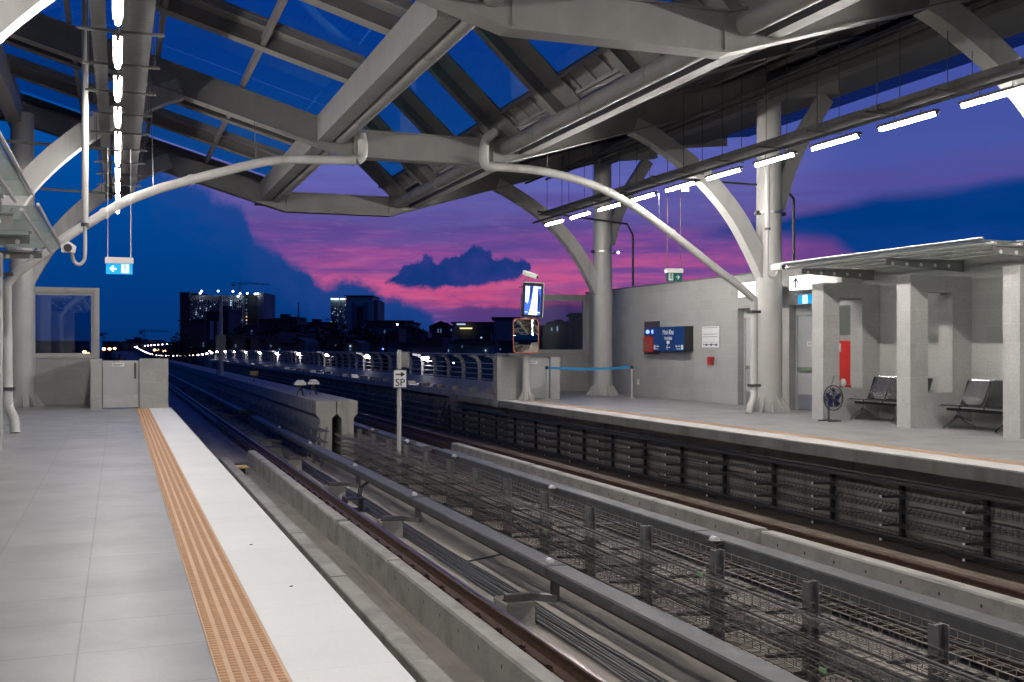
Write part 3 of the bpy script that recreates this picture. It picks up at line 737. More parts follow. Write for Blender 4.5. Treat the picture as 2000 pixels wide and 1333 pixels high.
t = gate_wall((-.61, -.36, .50, 1.16), 27.36, 1, 'low tiled wall with a grey steel gate closing the end of the left platform')
t = gate_wall((10.05, 10.72, 11.66, 11.95), 28.3, -1, 'low tiled wall with a grey steel gate closing the end of the right platform')
MB().box(10.02, 10.055, 28.28, 28.6, -.2, 1.205).build('edge_slab', M['conc'], t)
def window_wall(x0, x1, y, sill, top, label, fx1=None):
    t = thing('window_wall', (x0, y, 0), label, 'window wall')
    MB().box(x0, x1, y, y + .22, 0, sill).build('wall', M['wall'], t)
    f = MB(); w_ = .13
    f.box(x0, x1, y - .03, y + .2, top - w_, top); f.box(x1 - w_, x1, y - .03, y + .2, sill, top - w_); f.box(x0, x0 + w_, y - .03, y + .2, sill, top - w_); f.box(x0 + w_, x1 - w_, y - .03, y + .2, sill, sill + .05)
    wf = f.build('window', M['steel'], t)
    g = MB(); a, c, d_, e = x0 + w_, x1 - w_, sill + .05, top - w_; k = .07
    g.box(a, c, y + .02, y + .1, e - k, e); g.box(a, c, y + .02, y + .1, d_, d_ + k); g.box(a, a + k, y + .02, y + .1, d_ + k, e - k); g.box(c - k, c, y + .02, y + .1, d_ + k, e - k)
    g.build('sash', M['door'], wf)
    MB().box(a + k, c - k, y + .05, y + .06, d_ + k, e - k).build('pane', M['winglass'], wf)
    return t
t = window_wall(-3.2, -.45, 29.8, 1.21, 3.03, 'tiled wall with big framed window at the end of the left platform')
MB().box(-.62, -.45, 27.64, 29.8, 0, 1.2).build('return_wall', M['wall'], t)
t = window_wall(12.6, 15.0, 33.0, 1.29, 3.26, 'tiled wall with big framed window at the far end of the right platform')
MB().box(11.7, 12.6, 33.0, 33.22, 0, 1.29).build('return_wall', M['wall'], t)

# ------------------------------------------------------------------ right building wall with door openings
t = thing('station_wall', (15, 10, 0), 'long grey granite tiled wall behind the right platform', 'wall')
WX = 15.0; WT = 3.33
D1 = (20.35, 21.5, 2.48); D2 = (22.6, 23.75, 2.48)       # door recesses (y0, y1, top)
R = (27.82, 28.78, 1.30, 2.24)                        # extinguisher niche is a box on the wall
b = MB()
def wq(y0, y1, z0, z1): b.box(WX, WX + .3, y0, y1, z0, z1)
wq(D2[1], 33.25, 0, WT); wq(D1[1], D2[0], 0, WT); wq(YN, D1[0], 0, WT); wq(D2[0], D2[1], D2[2], WT); wq(D1[0], D1[1], D1[2], WT)
b.build('wall', M['wall'], t)
MB().box(WX - .01, WX + .33, YN, 33.3, WT, WT + .04).build('coping', M['galv'], t)
def exit_door(y0, y1, top):
    b = MB(); b.box(WX + .18, WX + .28, y0 + .001, y0 + .06, 0, top - .001); b.box(WX + .18, WX + .28, y1 - .06, y1 - .001, 0, top - .001); b.box(WX + .18, WX + .28, y0 + .06, y1 - .06, top - .25, top - .001)
    b.build('door_frame', M['door'], t)
    d = MB().box(WX + .20, WX + .25, y0 + .065, y1 - .065, .01, top - .255).build('door', M['door'], t)
    MB().box(WX + .192, WX + .20, y0 + .12, y1 - .1, .02, .36).build('kick_plate', M['inox'], d)
    pb = MB().box(WX + .13, WX + .17, y0 + .12, y1 - .12, .93, 1.01).build('push_bar', M['galv'], d)
    MB().box(WX + .11, WX + .20, y0 + .08, y0 + .16, .90, 1.06).build('latch', M['galv'], d)
    MB().box(WX + .126, WX + .13, y0 + .5, y1 - .3, .945, .995).build('lettering', M['tag'], d)
    n = MB().box(WX + .192, WX + .20, y0 + .45, y0 + .72, 1.50, 1.62).build('notice', M['signwhite'], d)
    b = MB(); b.box(WX + .189, WX + .192, y0 + .48, y0 + .69, 1.57, 1.585); b.box(WX + .189, WX + .192, y0 + .52, y0 + .69, 1.535, 1.545); b.build('lettering', M['cover'], n)
exit_door(*D1); exit_door(*D2)
# left building wall (mostly outside the picture)
t = tag(MB().box(-3.6, -3.3, YN, 30.0, -.2, 3.3).build('station_wall', M['wall'], loc=(-3.45, 10, 0)), 'grey tiled wall behind the left platform, left of the canopy', 'wall')

# ------------------------------------------------------------------ fins of the seating bays
def fin(y0, y1, label):
    x0, x1, top = 13.58, 14.995, 2.80; o0, o1, s, u_ = 13.98, 14.55, .64, 2.50
    b = MB(); b.box(x0, o0, y0, y1, 0, top); b.box(o1, x1, y0, y1, 0, top); b.box(o0, o1, y0, y1, 0, s); b.box(o0, o1, y0, y1, u_, top)
    t = thing('seating_bay_fin', (14.3, y0, 0), label, 'partition wall', 'tiled fins between the bench bays')
    b.build('fin_wall', M['wall'], t); return t
fin(18.28, 18.66, 'farthest tiled fin wall with a tall slot, next to the exit door and the fan')
fin(15.72, 16.08, 'middle tiled fin wall with a tall slot, between the two benches')
fin(13.2, 13.55, 'nearest tiled fin wall, at the right edge of the picture')
t = thing('seating_bay_fin', (-1.9, 16.4, 0), 'tiled fin wall cut off by the left edge of the picture', 'partition wall', 'tiled fins between the bench bays')
MB().box(-2.9, -1.53, 16.35, 16.72, 0, 2.8).build('fin_wall', M['wall'], t)

# ------------------------------------------------------------------ glass canopies
def canopy(y0, y1, brackets, s, label, cx0, segs=None):
    # s = +1 right platform (wall at x=15), -1 mirrored on the left; xw wall side, xf front edge
    xw, xf = (14.98, 12.9) if s > 0 else (-3.25, -.93)
    dx = (xf - xw)
    t = thing('glass_canopy', (xw, y0, 3.0), label, 'glass canopy')
    zf, zw = 3.18, 3.17
    n = 4; ny = max(1, round((y1 - y0) / 1.3))
    for j in range(ny):
        ya, yb = y0 + (y1 - y0) * j / ny + .02, y0 + (y1 - y0) * (j + 1) / ny - .02
        a = MB(); a.loft([[(xw + dx * .04, yy, zw), (xf, yy, zf), (xf, yy, zf + .018), (xw + dx * .04, yy, zw + .018)] for yy in (ya, yb)])
        a.build('glass_panel', M['canopyglass'], t)
    for k in range(4):
        f = .12 + k * .27; x = xw + dx * f; z = zw + (zf - zw) * f - .045
        MB().tube([(x, y0 - .12, z), (x, y1 + .12, z)], .024, 8).build('tube_rail', M['steel'], t)
    MB().tube([(xf + .02 * s * -1, y0 - .05, zf + .035), (xf + .02 * s * -1, y1 + .05, zf + .035)], .02, 8).build('edge_tube', M['inox'], t)
    for yb in brackets:
        xe = xf + .28 * s
        p = [(xw, 2.90), (xe, 2.99), (xe, 3.09), (xw, 3.10)]
        b_ = MB(); b_.prism_y(p, yb - .012, yb + .012)
        b_.box(min(xw, xe), max(xw, xe), yb - .05, yb + .05, 3.102, 3.115)
        br = b_.build('bracket', M['roofsteel'], t)
        for q in range(5):
            x = xw + (xe - xw) * (.2 + .18 * q); z = 3.00 + .03 * (.2 + .18 * q) * .6
            MB().tube([(x, yb - .0135, z), (x, yb + .0135, z)], .035, 12).build('bracket_hole', M['white'], br)
        b2 = MB(); b2.tube([(xe, yb - .06, 3.15), (xe, yb + .16, 3.17)], .02, 6)
        for q in range(4): b2.tube([(xw + dx * (.12 + .27 * q), yb, 3.11), (xw + dx * (.12 + .27 * q), yb, 3.165)], .018, 6)
        b2.build('clamp', M['steel'], br)
    return t
canopy(13.3, 18.70, (13.35, 15.9, 18.45), 1, 'pale glass canopy on steel brackets above the benches of the right platform', 0)
canopy(14.2, 20.0, (14.4, 17.1, 19.8), -1, 'green tinted glass canopy at the left edge, the farther lower one', 0)
canopy(7.0, 13.2, (10.4, 13.1), -1, 'green tinted glass canopy at the left edge, the nearer higher one', 0)
tag(MB().box(14.4, 14.9, 18.75, 19.6, 2.86, 3.02).build('cable_trunking', M['white'], loc=(14.6, 19, 2.9)), 'white trunking box under the far end of the right canopy', 'trunking')

# ------------------------------------------------------------------ benches
def bench(y0, label, n=3):
    t = thing('bench', (14.5, y0, 0), label, 'bench', 'perforated steel benches')
    wS = .57
    for k in range(n):
        a, c = y0 + k * wS + .02, y0 + (k + 1) * wS - .02
        prof = [(14.06, .40), (14.12, .435), (14.3, .415), (14.5, .40), (14.565, .43), (14.62, .56), (14.68, .72), (14.73, .86), (14.76, .87)]
        s = MB(); th = .012
        s.loft([[(x, a, z), (x, c, z), (x, c, z - th), (x, a, z - th)] for x, z in prof[:5]]); SEAT = s 
        s = MB(); s.loft([[(x, a, z), (x, c, z), (x + th, c, z), (x + th, a, z)] for x, z in prof[4:]]); bk = s.build('backrest', M['perf'], t)
        # perforation rows as small dark discs just above the sheet
        h = SEAT; h.cur = 1
        for i in range(9):
            for j in range(14):
                yy = a + .05 + j * (c - a - .1) / 13; x = 14.16 + i * .04; z = .437 - .037 * (i / 9) + .0006 - .003
                h.poly([(x - .009, yy - .009, z), (x + .009, yy - .009, z), (x + .009, yy + .009, z), (x - .009, yy + .009, z)])
        st = h.build('seat', [M['perf'], M['black']], t)
        e = MB(); e.tube([(14.045, a, .405), (14.045, c, .405)], .014, 8); e.build('front_edge', M['chrome'], st)
        e = MB(); e.tube([(14.745, a, .875), (14.745, c, .875)], .016, 8); e.build('top_edge', M['chrome'], bk)
        fr = MB(); fr.tube([(14.04, a - .012, .40), (14.52, a - .012, .40), (14.6, a - .012, .5), (14.75, a - .012, .87)], .012, 6); fr.build('side_frame', M['black'], t)
    MB().box(14.28, 14.35, y0 - .02, y0 + n * wS + .02, .32, .38).build('beam', M['black'], t)
    for yy in (y0 + .25, y0 + n * wS - .25):
        b_ = MB(); b_.tube([(14.31, yy, .33), (14.31, yy, .22)], .03, 8); b_.bar((14.31, yy, .24), (13.98, yy, .03), .04, .045); b_.bar((14.31, yy, .24), (14.68, yy, .03), .04, .045)
        b_.cyl(13.98, yy, 0, .035, .03, 8); b_.cyl(14.68, yy, 0, .035, .03, 8); b_.build('leg', M['chrome'], t)
    for yy in (y0 - .03, y0 + n * wS + .01):
        MB().bar((14.08, yy, .40), (14.5, yy, .41), .035, .02).build('armrest', M['chrome'], t) if 0 else None
bench(16.45, 'three seat perforated steel bench in the far bay, between the far and middle fins')
bench(13.85, 'three seat perforated steel bench in the near bay, right of the middle fin')

# ------------------------------------------------------------------ fan
t = thing('floor_fan', (13.25, 17.75, 0), 'black floor fan with blue blades standing in front of the far fin', 'fan')
fx, fy_ = 13.32, 17.72
b = MB(); b.tube([(fx - .16, fy_ - .16, .015), (fx + .14, fy_ - .16, .015), (fx + .16, fy_ + .0, .015), (fx + .14, fy_ + .16, .015), (fx - .16, fy_ + .16, .015)], .015, 6)
b.tube([(fx + .05, fy_, .015), (fx - .02, fy_, .04), (fx - .03, fy_, .25), (fx - .01, fy_, .36)], .02, 8); b.build('stand', M['brown'], t)
ax = Vector((.106, -.995, .06)).normalized(); u1 = ax.cross(Vector((0, 0, 1))).normalized(); u2 = u1.cross(ax)
fc = Vector((fx + .04, fy_ - .05, .47))
def ring(r, off, n=28): return [fc + ax * off + (u1 * math.cos(2 * PI * k / n) + u2 * math.sin(2 * PI * k / n)) * r for k in range(n + 1)]
b = MB()
for r, off in ((.25, 0), (.25, .015), (.17, .06), (.08, .075), (.17, -.045)): b.tube(ring(r, off), .006 if r < .25 else .008, 5)
for k in range(28):
    a = 2 * PI * k / 28; dr = u1 * math.cos(a) + u2 * math.sin(a)
    b.tube([fc + ax * .07 + dr * .03, fc + ax * .06 + dr * .15, fc + ax * .01 + dr * .25, fc - ax * .045 + dr * .17, fc - ax * .06 + dr * .05], .003, 4)
b.build('guard', M['black'], t)
b = MB()
for k in range(5):
    a = 2 * PI * k / 5; d1 = u1 * math.cos(a) + u2 * math.sin(a); d2 = u1 * math.cos(a + .75) + u2 * math.sin(a + .75); d3 = u1 * math.cos(a + .38) + u2 * math.sin(a + .38)
    for o_ in (0, .003): b.poly([fc + d1 * .03 + ax * (.02 + o_), fc + d1 * .19 + ax * (.03 + o_), fc + d3 * .21 + ax * (.01 + o_), fc + d2 * .17 + ax * (-.01 + o_), fc + d2 * .03 + ax * (-.01 + o_)])
b.build('blade', M['fanblue'], t)
b = MB(); b.tube([fc - ax * .06, fc - ax * .20], .06, 12); b.build('motor', M['brown'], t)
b = MB(); b.tube([fc + ax * .07, fc + ax * .085], .035, 12); b.build('hub', M['fanblue'], t)
tag(MB().tube([(13.56, 17.9, .9), (13.57, 18.1, .5), (13.5, 18.0, .1), (13.4, 17.9, .02)], .006, 5).build('power_cord', M['black'], loc=(13.5, 18, 0)), 'thin power cord of the fan hanging in front of the far fin', 'cord')

# red cabinet seen through far fin slot, with extinguisher and notice above
t = thing('fire_hose_cabinet', (14.95, 18.9, .6), 'red fire hose cabinet on the wall, seen through the slot of the far fin', 'fire cabinet')
MB().box(14.80, 14.995, 18.9, 19.75, .45, 1.62).build('casing', M['red'], t)
MB().box(14.79, 14.80, 19.35, 19.72, .62, 1.35).build('glass_door', M['redclear'], t)
MB().box(14.785, 14.80, 19.3, 19.70, 1.38, 1.56).build('notice', M['signwhite'], t)
tag(MB().box(14.97, 14.995, 19.0, 19.7, 1.75, 2.4).build('information_plate', M['canopyglass'], loc=(14.98, 19.3, 2)), 'translucent notice plate on the wall above the red cabinet', 'notice')
t = thing('megaphone', (14.3, 18.3, .64), 'small white and red megaphone lying on the sill of the far fin slot', 'megaphone')
MB().ball((14.16, 18.40, .74), .07, .07, .09, 12, 8).build('bell', M['white'], t)
MB().tube([(14.2, 18.42, .70), (14.38, 18.45, .66)], .03, 8).build('body', M['red'], t)

# ------------------------------------------------------------------ wall items
XF = WX - .001
def yw(u, x=WX):                       # y on the wall plane for a photograph column
    a = az_of(u); return x / math.tan(a)
def zw(u, v, x=WX): y = yw(u, x); zc = x * ST + y * CT; return H + (680 - v) / F_PX * zc
y1, y0 = yw(1261), yw(1286)
t = thing('extinguisher_cabinet', (WX, y0, 1.3), 'open dark cabinet holding a red fire extinguisher, left of the blue station sign', 'extinguisher cabinet')
b = MB(); a, c, z0, z1, dp = 27.95, 28.85, 1.28, 2.26, .05
b.box(WX - dp, XF, a, a + .03, z0, z1); b.box(WX - dp, XF, c - .03, c, z0, z1); b.box(WX - dp, XF, a + .03, c - .03, z1 - .03, z1); b.box(WX - dp, XF, a + .03, c - .03, z0, z0 + .03); b.box(WX - .012, XF, a + .03, c - .03, z0 + .03, z1 - .03)
b.build('casing', M['brown'], t)
te = thing('fire_extinguisher', (14.85, 28.3, 1.33), 'red fire extinguisher hung in the open dark cabinet on the wall', 'fire extinguisher')
b = MB(); b.box(WX - .24, WX - .055, 28.0, 28.55, 1.34, 1.80); b.build('body', M['red'], te)
b = MB(); b.box(WX - .25, WX - .241, 28.16, 28.52, 1.38, 1.70); b.build('cover', M['redclear'], te)
b = MB(); b.tube([(WX - .15, 28.2, 1.80), (WX - .15, 28.2, 1.86)], .02, 8); b.build('valve', M['black'], te)
for k, yy in enumerate((28.08, 28.42)):
    o = MB().ball((WX - .16, yy, 1.945), .05, .06, .06, 10, 8).build('beacon_lamp', M['bluelamp'], loc=(WX - .16, yy, 1.945))
    tag(o, ('right' if k == 0 else 'left') + ' of the two glowing blue beacon lamps above the red extinguisher', 'beacon', 'blue beacon lamps')
# station name board
SX = 14.72; ya, yb, za, zb = 26.0, 27.83, 1.36, 2.07
t = thing('station_sign', (SX, 26.9, za), 'blue station name board reading Minh Khai on the grey wall', 'station sign')
MB().box(SX, XF, ya, yb, za, zb).build('sign_box', M['black'], t)
MB().box(SX - .012, SX, ya + .01, yb - .01, za + .01, zb - .01).build('sign_face', M['signblue'], t)
xd, yd = (0, -1, 0), (0, 0, 1); ym = (ya + yb) / 2
text('Minh Khai', .20, M['signwhite'], t, (SX - .015, ym, zb - .22), xd, yd, align='CENTER', sx=.8)
text('Minh Khai', .13, M['signwhite'], t, (SX - .015, ym, zb - .37), xd, yd, align='CENTER', sx=.85)
MB().box(SX - .016, SX - .013, ym - .08, ym + .08, za + .22, za + .31).build('pictogram', M['signwhite'], t)
b = MB(); b.bar((SX - .015, ym - .1, za + .12), (SX - .015, ym + .09, za + .12), .004, .025); b.bar((SX - .015, ym + .10, za + .12), (SX - .015, ym + .02, za + .19), .004, .025); b.bar((SX - .015, ym + .10, za + .12), (SX - .015, ym + .02, za + .05), .004, .025); b.build('arrow', M['signwhite'], t)
for s_, l1, l2, al, yo in ((1, 'Nhổn', 'Nhon', 'LEFT', yb - .20), (-1, 'Phú Diễn', 'Phu Dien', 'RIGHT', ya + .20)):
    text(l1, .075, M['signwhite'], t, (SX - .015, yo, za + .13), xd, yd, align=al)
    text(l2, .06, M['signwhite'], t, (SX - .015, yo, za + .06), xd, yd, align=al)
    yc = yb - .11 if s_ > 0 else ya + .11
    MB().box(SX - .016, SX - .013, yc - .055, yc + .055, za + .06, za + .19).build('pictogram', M['signwhite'], t)
# white notice
ya, yb = yw(1405), yw(1372.5); t = thing('notice_board', (WX, ya, 1.5), 'white paper notice with grey lines on the wall right of the blue sign', 'notice')
za, zb = zw(1390, 679), zw(1390, 638)
MB().box(WX - .02, XF, ya, yb, za, zb).build('board', M['signwhite'], t)
b = MB()
for k, (f0_, f1_) in enumerate(((.93, .95), (.62, .64), (.5, .52), (.24, .25), (.12, .15))):
    b.box(WX - .023, WX - .0205, ya + .06, yb - .06, za + (zb - za) * f0_, za + (zb - za) * f1_)
for k in range(3): b.box(WX - .023, WX - .0205, ya + .08 + k * .25, ya + .17 + k * .25, za + .04, za + .10)
b.build('lettering', M['cover'], t)
ya, yb = yw(1394), yw(1384.5); za, zb = zw(1390, 713), zw(1390, 697)
t = thing('fire_alarm', (WX, ya, za), 'small red fire alarm call point below the white notice', 'fire alarm')
MB().box(WX - .05, XF, ya, yb, za, zb).build('plate', M['red'], t)
MB().tube([(WX - .13, ya - .02, zb - .06), (WX - .03, ya - .02, zb - .06)], .06, 12).build('sounder', M['red'], t)
yy = yw(1247); tag(MB().box(WX - .02, XF, yy - .05, yy + .05, .34, .5).build('wall_socket', M['white'], loc=(WX, yy, .34)), 'small white socket low on the grey wall', 'socket')
# lit emergency exit signs
def litsign(y0, y1, z0, z1, label, arrow=True, x=14.55):
    t = thing('lit_sign', (x, y0, z0), label, 'lit sign', 'lit white emergency exit signs')
    MB().box(x + .01, x + .12, y0, y1, z0, z1).build('casing', M['galv'], t)
    MB().box(x, x + .01, y0 + .02, y1 - .02, z0 + .02, z1 - .02).build('sign_face', M['litsign'], t)
    h = z1 - z0; yc = y1 - .27; 
    b = MB(); b.bar((x - .003, yc, z0 + .07), (x - .003, yc, z1 - .09), .004, .018) if 0 else b.box(x - .006, x - .001, yc - .02, yc + .02, z0 + .07, z1 - .07)
    for s_ in (-1, 1): b.loft([[(xx, yc, z1 - .06), (xx, yc, z1 - .105), (xx, yc + s_ * .10, z1 - .20), (xx, yc + s_ * .10, z1 - .155)] for xx in (x - .006, x - .001)])
    b.build('arrow', M['signdark'], t)
    M['faint'] = M.get('faint') or emit('faint_lettering', (.80, .78, .72), .8)
    text('Lối thoát hiểm', .15, M['faint'], t, (x - .002, y1 - .50, z1 - .17), (0, -1, 0), (0, 0, 1))
    text('Emergency Exit', .10, M['faint'], t, (x - .002, y1 - .50, z0 + .06), (0, -1, 0), (0, 0, 1))
    return t
xs = 14.5
litsign(19.05, 20.80, 2.76, 3.13, 'lit white Emergency Exit sign with an up arrow above the door beside the far fin', x=xs)
litsign(21.5, 22.95, 2.70, 3.10, 'lit white sign half hidden behind the near white column and its downpipe', x=xs)
def pict_man(b, x, yc, z0, h, s=1, plane='x', y=0):
    # running figure from bars, facing +s in local horizontal
    def P(a, z):
        return (x, yc - a * s, z0 + z) if plane == 'x' else (yc + a * s, y, z0 + z)
    segs = [((0, .50), (.02, .80)), ((.02, .78), (.18, .66)), ((.02, .78), (-.14, .66)), ((0, .5), (.16, .36)), ((.16, .36), (.10, .12)), ((0, .5), (-.10, .30)), ((-.10, .30), (-.24, .22))]
    for p, q in segs:
        b.tube([P(p[0] * h, p[1] * h), P(q[0] * h, q[1] * h)], .05 * h, 6)
    c = P(.05 * h, .92 * h); b.ball(c, .075 * h, .075 * h, .075 * h, 8, 6)
t = thing('exit_sign', (14.85, 20.65, 2.45), 'lit blue running man exit sign directly above the exit door lintel', 'exit sign')
MB().box(14.78, 14.99, 20.35, 20.95, 2.69, 2.79).build('casing', M['white'], t)
e0 = MB().box(14.84, 14.87, 20.38, 20.92, 2.485, 2.69).build('panel', M['exitblue'], t)
MB().box(14.834, 14.839, 20.56, 20.74, 2.49, 2.685).build('pictogram', M['exitwhite'], e0)
b = MB(); pict_man(b, 14.832, 20.65, 2.495, .18); b.build('figure', M['exitblue'], e0)
# hanging exit signs
def hang_sign(x, y, z0, w_, hh, ztop, label, lit=True, left=True):
    t = thing('exit_sign', (x, y, z0), label, 'exit sign')
    a = x - w_ / 2; c = x + w_ / 2; zp = z0 + hh
    MB().cbox(a - .01, c + .01, y - .05, y + .05, zp, zp + .10, .015).build('casing', M['white'], t)
    pm, wm = (M['exitblue'], M['exitwhite']) if lit else (M['signgreen'], M['signwhite'])
    p = MB().box(a + .005, c - .005, y - .015, y + .015, z0, zp).build('panel', pm, t)
    s_ = 1 if left else -1
    wx = x + s_ * w_ * .22
    MB().box(wx - w_ * .14, wx + w_ * .14, y - .019, y - .0155, z0 + .02, zp - .015).build('pictogram', wm, p)
    b = MB(); pict_man(b, 0, wx, z0 + .025, hh * .85, -s_, 'y', y - .021); b.build('figure', pm, p)
    ax_ = x - s_ * w_ * .22; b = MB(); zc = z0 + hh * .5; l = w_ * .13
    b.box(ax_ - l * .8, ax_ + l * .9, y - .019, y - .0155, zc - .012, zc + .012)
    for k in (-1, 1): b.loft([[(ax_ - s_ * l, yy, zc), (ax_ - s_ * l * .4, yy, zc), (ax_ + s_ * l * .25, yy, zc + k * l * .95), (ax_ - s_ * l * .15, yy, zc + k * l * .95)] for yy in (y - .019, y - .0155)])
    b.build('arrow', wm, p)
    for q in (-1, 1): MB().tube([(x + q * w_ * .42, y, zp + .10), (x + q * w_ * .42, y, ztop)], .007 if lit else .009, 6).build('hanging_rod', M['inox'] if lit else M['rail'], t)
p = py(233, 536, 18.7); hang_sign(p.x, 18.7, p.z, .42, .175, 4.75, 'lit blue exit sign with a left arrow hanging over the left platform')
p = py(1316.5, 550, 22.1); hang_sign(p.x, 22.1, p.z, .42, .20, 5.2, 'unlit green exit sign with a right arrow hanging over the right platform', False, False)

# ------------------------------------------------------------------ mirror and monitor post
t = thing('mirror_post', (10.72, 27.8, 0), 'white steel post with stiffened foot at the end of the right platform', 'post')
mx, my = 10.72, 27.8
MB().tube([(mx, my, 0), (mx, my, 3.15)], .11, 16, rr=[.115, .085]).build('shaft', M['steel'], t)
b = MB()
for k in range(8):
    a = 2 * PI * k / 8 + .2; ca, sa = math.cos(a), math.sin(a)
    b.bar((mx + .10 * ca, my + .10 * sa, .0), (mx + .10 * ca, my + .10 * sa, .0) , .01, .01) if 0 else b.loft([[(mx + .09 * ca - .008 * sa * q, my + .09 * sa + .008 * ca * q, .32), (mx + .09 * ca - .008 * sa * q, my + .09 * sa + .008 * ca * q, 0), (mx + .26 * ca - .008 * sa * q, my + .26 * sa + .008 * ca * q, 0), (mx + .22 * ca - .008 * sa * q, my + .22 * sa + .008 * ca * q, .05)] for q in (-1, 1)])
b.build('foot_stiffener', M['steel'], t)
def rrect(w_, h_, r, n=6):
    P = []
    for cx, cz, a0 in ((w_ / 2 - r, h_ / 2 - r, 0), (-w_ / 2 + r, h_ / 2 - r, PI / 2), (-w_ / 2 + r, -h_ / 2 + r, PI), (w_ / 2 - r, -h_ / 2 + r, 1.5 * PI)):
        for k in range(n + 1): a = a0 + PI / 2 * k / n; P.append((cx + r * math.cos(a), cz + r * math.sin(a)))
    return P
tm = thing('convex_mirror', (mx, my - .2, 1.8), 'convex traffic mirror with orange rim below the monitor', 'mirror')
mc = Vector((10.62, 27.58, 1.80)); R0 = Matrix.Translation(mc) @ Matrix.Rotation(math.radians(-14), 4, 'Z') @ Matrix.Rotation(math.radians(-2), 4, 'X')
b = MB(); P = rrect(.72, .96, .11); Q = rrect(.67, .91, .09)
b.loft([[(x, .03, z) for x, z in P], [(x, -.02, z) for x, z in P], [(x, -.02, z) for x, z in Q], [(x, .0, z) for x, z in Q]], cap=False); b.poly([(x, .03, z) for x, z in P]); b.xf(R0).build('rim', M['orange'], tm)
b = MB(); n = 22; W2, H2 = .335, .455
def sq(i, j):
    s_, t_ = -1 + 2 * i / n, -1 + 2 * j / n
    x, z = s_ * W2, t_ * H2
    ov = max(0, abs(x) - (W2 - .09)), max(0, abs(z) - (H2 - .09)); d_ = math.hypot(*ov)
    if d_ > .09: k = .09 / d_; x = math.copysign(W2 - .09 + ov[0] * k, x); z = math.copysign(H2 - .09 + ov[1] * k, z)
    return (x, -.055 + .16 * (x * x + z * z), z)
for i in range(n + 1):
    for j in range(n + 1): b.v.append(sq(i, j))
for i in range(n):
    for j in range(n): b.face((i * (n + 1) + j, (i + 1) * (n + 1) + j, (i + 1) * (n + 1) + j + 1, i * (n + 1) + j + 1))
o = b.xf(R0).build('mirror_face', M['mirror'], tm); o.data.polygons.foreach_set('use_smooth', [True] * len(o.data.polygons))
MB().bar((mx, my - .08, 1.8), (mc.x, mc.y + .03, 1.8), .06, .06).build('bracket', M['darkgalv'], tm)
tm = thing('monitor', (mx, my - .2, 2.8), 'tilted flat monitor in a pale case showing a bright blue platform view', 'monitor')
mc = Vector((10.83, 27.58, 2.80)); R0 = Matrix.Translation(mc) @ Matrix.Rotation(math.radians(-33), 4, 'Z') @ Matrix.Rotation(math.radians(4.5), 4, 'Y') @ Matrix.Rotation(math.radians(8), 4, 'X')
b = MB(); P = rrect(.60, .98, .05, 4); b.loft([[(x, .06, z) for x, z in P], [(x, -.04, z) for x, z in P]]); b.xf(R0).build('casing', M['white'], tm)
b = MB(); P = rrect(.585, .965, .045, 4); b.loft([[(x, -.0405, z) for x, z in P], [(x, -.048, z) for x, z in P]]); b.xf(R0).build('bezel', M['black'], tm)
scr = MB().box(-.22, .23, -.052, -.0485, -.41, .39).xf(R0).build('screen', M['scr_blue'], tm)
b = MB()
def sp_(pts, y=-.0545): b.loft([[(x, yy, z) for x, z in pts] for yy in (y, -.0525)])
sp_([(.02, .39), (.13, .39), (.15, -.41), (-.10, -.41), (-.05, -.2), (-.02, 0)]); sp_([(-.21, .38), (-.09, .38), (-.10, .1), (-.13, -.1), (-.20, -.05)]); sp_([(.14, -.33), (.22, -.33), (.22, -.35), (.14, -.35)]); sp_([(-.2, -.33), (-.12, -.33), (-.12, -.35), (-.2, -.35)]); sp_([(.14, .38), (.22, .38), (.22, .33), (.14, .34)])
b.xf(R0).build('picture_light_area', M['scr_white'], scr)
b = MB(); sp_([(.14, .30), (.22, .1), (.22, -.28), (.16, -.3)]); sp_([(-.08, .38), (0, .38), (-.04, .05), (-.07, .0)]); b.xf(R0).build('picture_dark_area', M['scr_dark'], scr)
MB().bar((mx, my - .05, 2.8), (mc.x - .02, mc.y + .06, 2.8), .08, .2).build('bracket', M['darkgalv'], tm)
def bullet_cam(base, head, dr, label, parent_m=M['white']):
    t = thing('bullet_camera', base, label, 'camera')
    h = Vector(head); d_ = Vector(dr).normalized(); s_ = d_.cross(Vector((0, 0, 1))).normalized(); u_ = s_.cross(d_)
    b = MB(); b.tube([base, (base[0], base[1], (base[2] + h.z) / 2), tuple(h - u_ * .05)], .018, 6); b.build('arm', M['galv'], t)
    b = MB(); b.loft([[h - d_ * .22 + s_ * a + u_ * c for a, c in ((-.06, -.05), (.06, -.05), (.06, .05), (.03, .075), (-.03, .075), (-.06, .05))], [h + d_ * .24 + s_ * a + u_ * c for a, c in ((-.06, -.05), (.06, -.05), (.06, .05), (.03, .075), (-.03, .075), (-.06, .05))]]); b.build('housing', M['white'], t)
    b = MB(); b.tube([h + d_ * .235, h + d_ * .25], .045, 10); b.build('lens', M['black'], t)
bullet_cam((mx - .1, my - .05, 3.20), (mx + .05, my - .15, 3.50), (.6, -.75, -.32), 'white bullet camera on top of the monitor post')
tag(MB().tube([(mx - .22, my, 3.17), (mx + .16, my - .04, 3.17)], .02, 6).build('camera_crossbar', M['darkgalv'], loc=(mx, my, 3.17)), 'short dark crossbar carrying the camera on the monitor post', 'bracket')

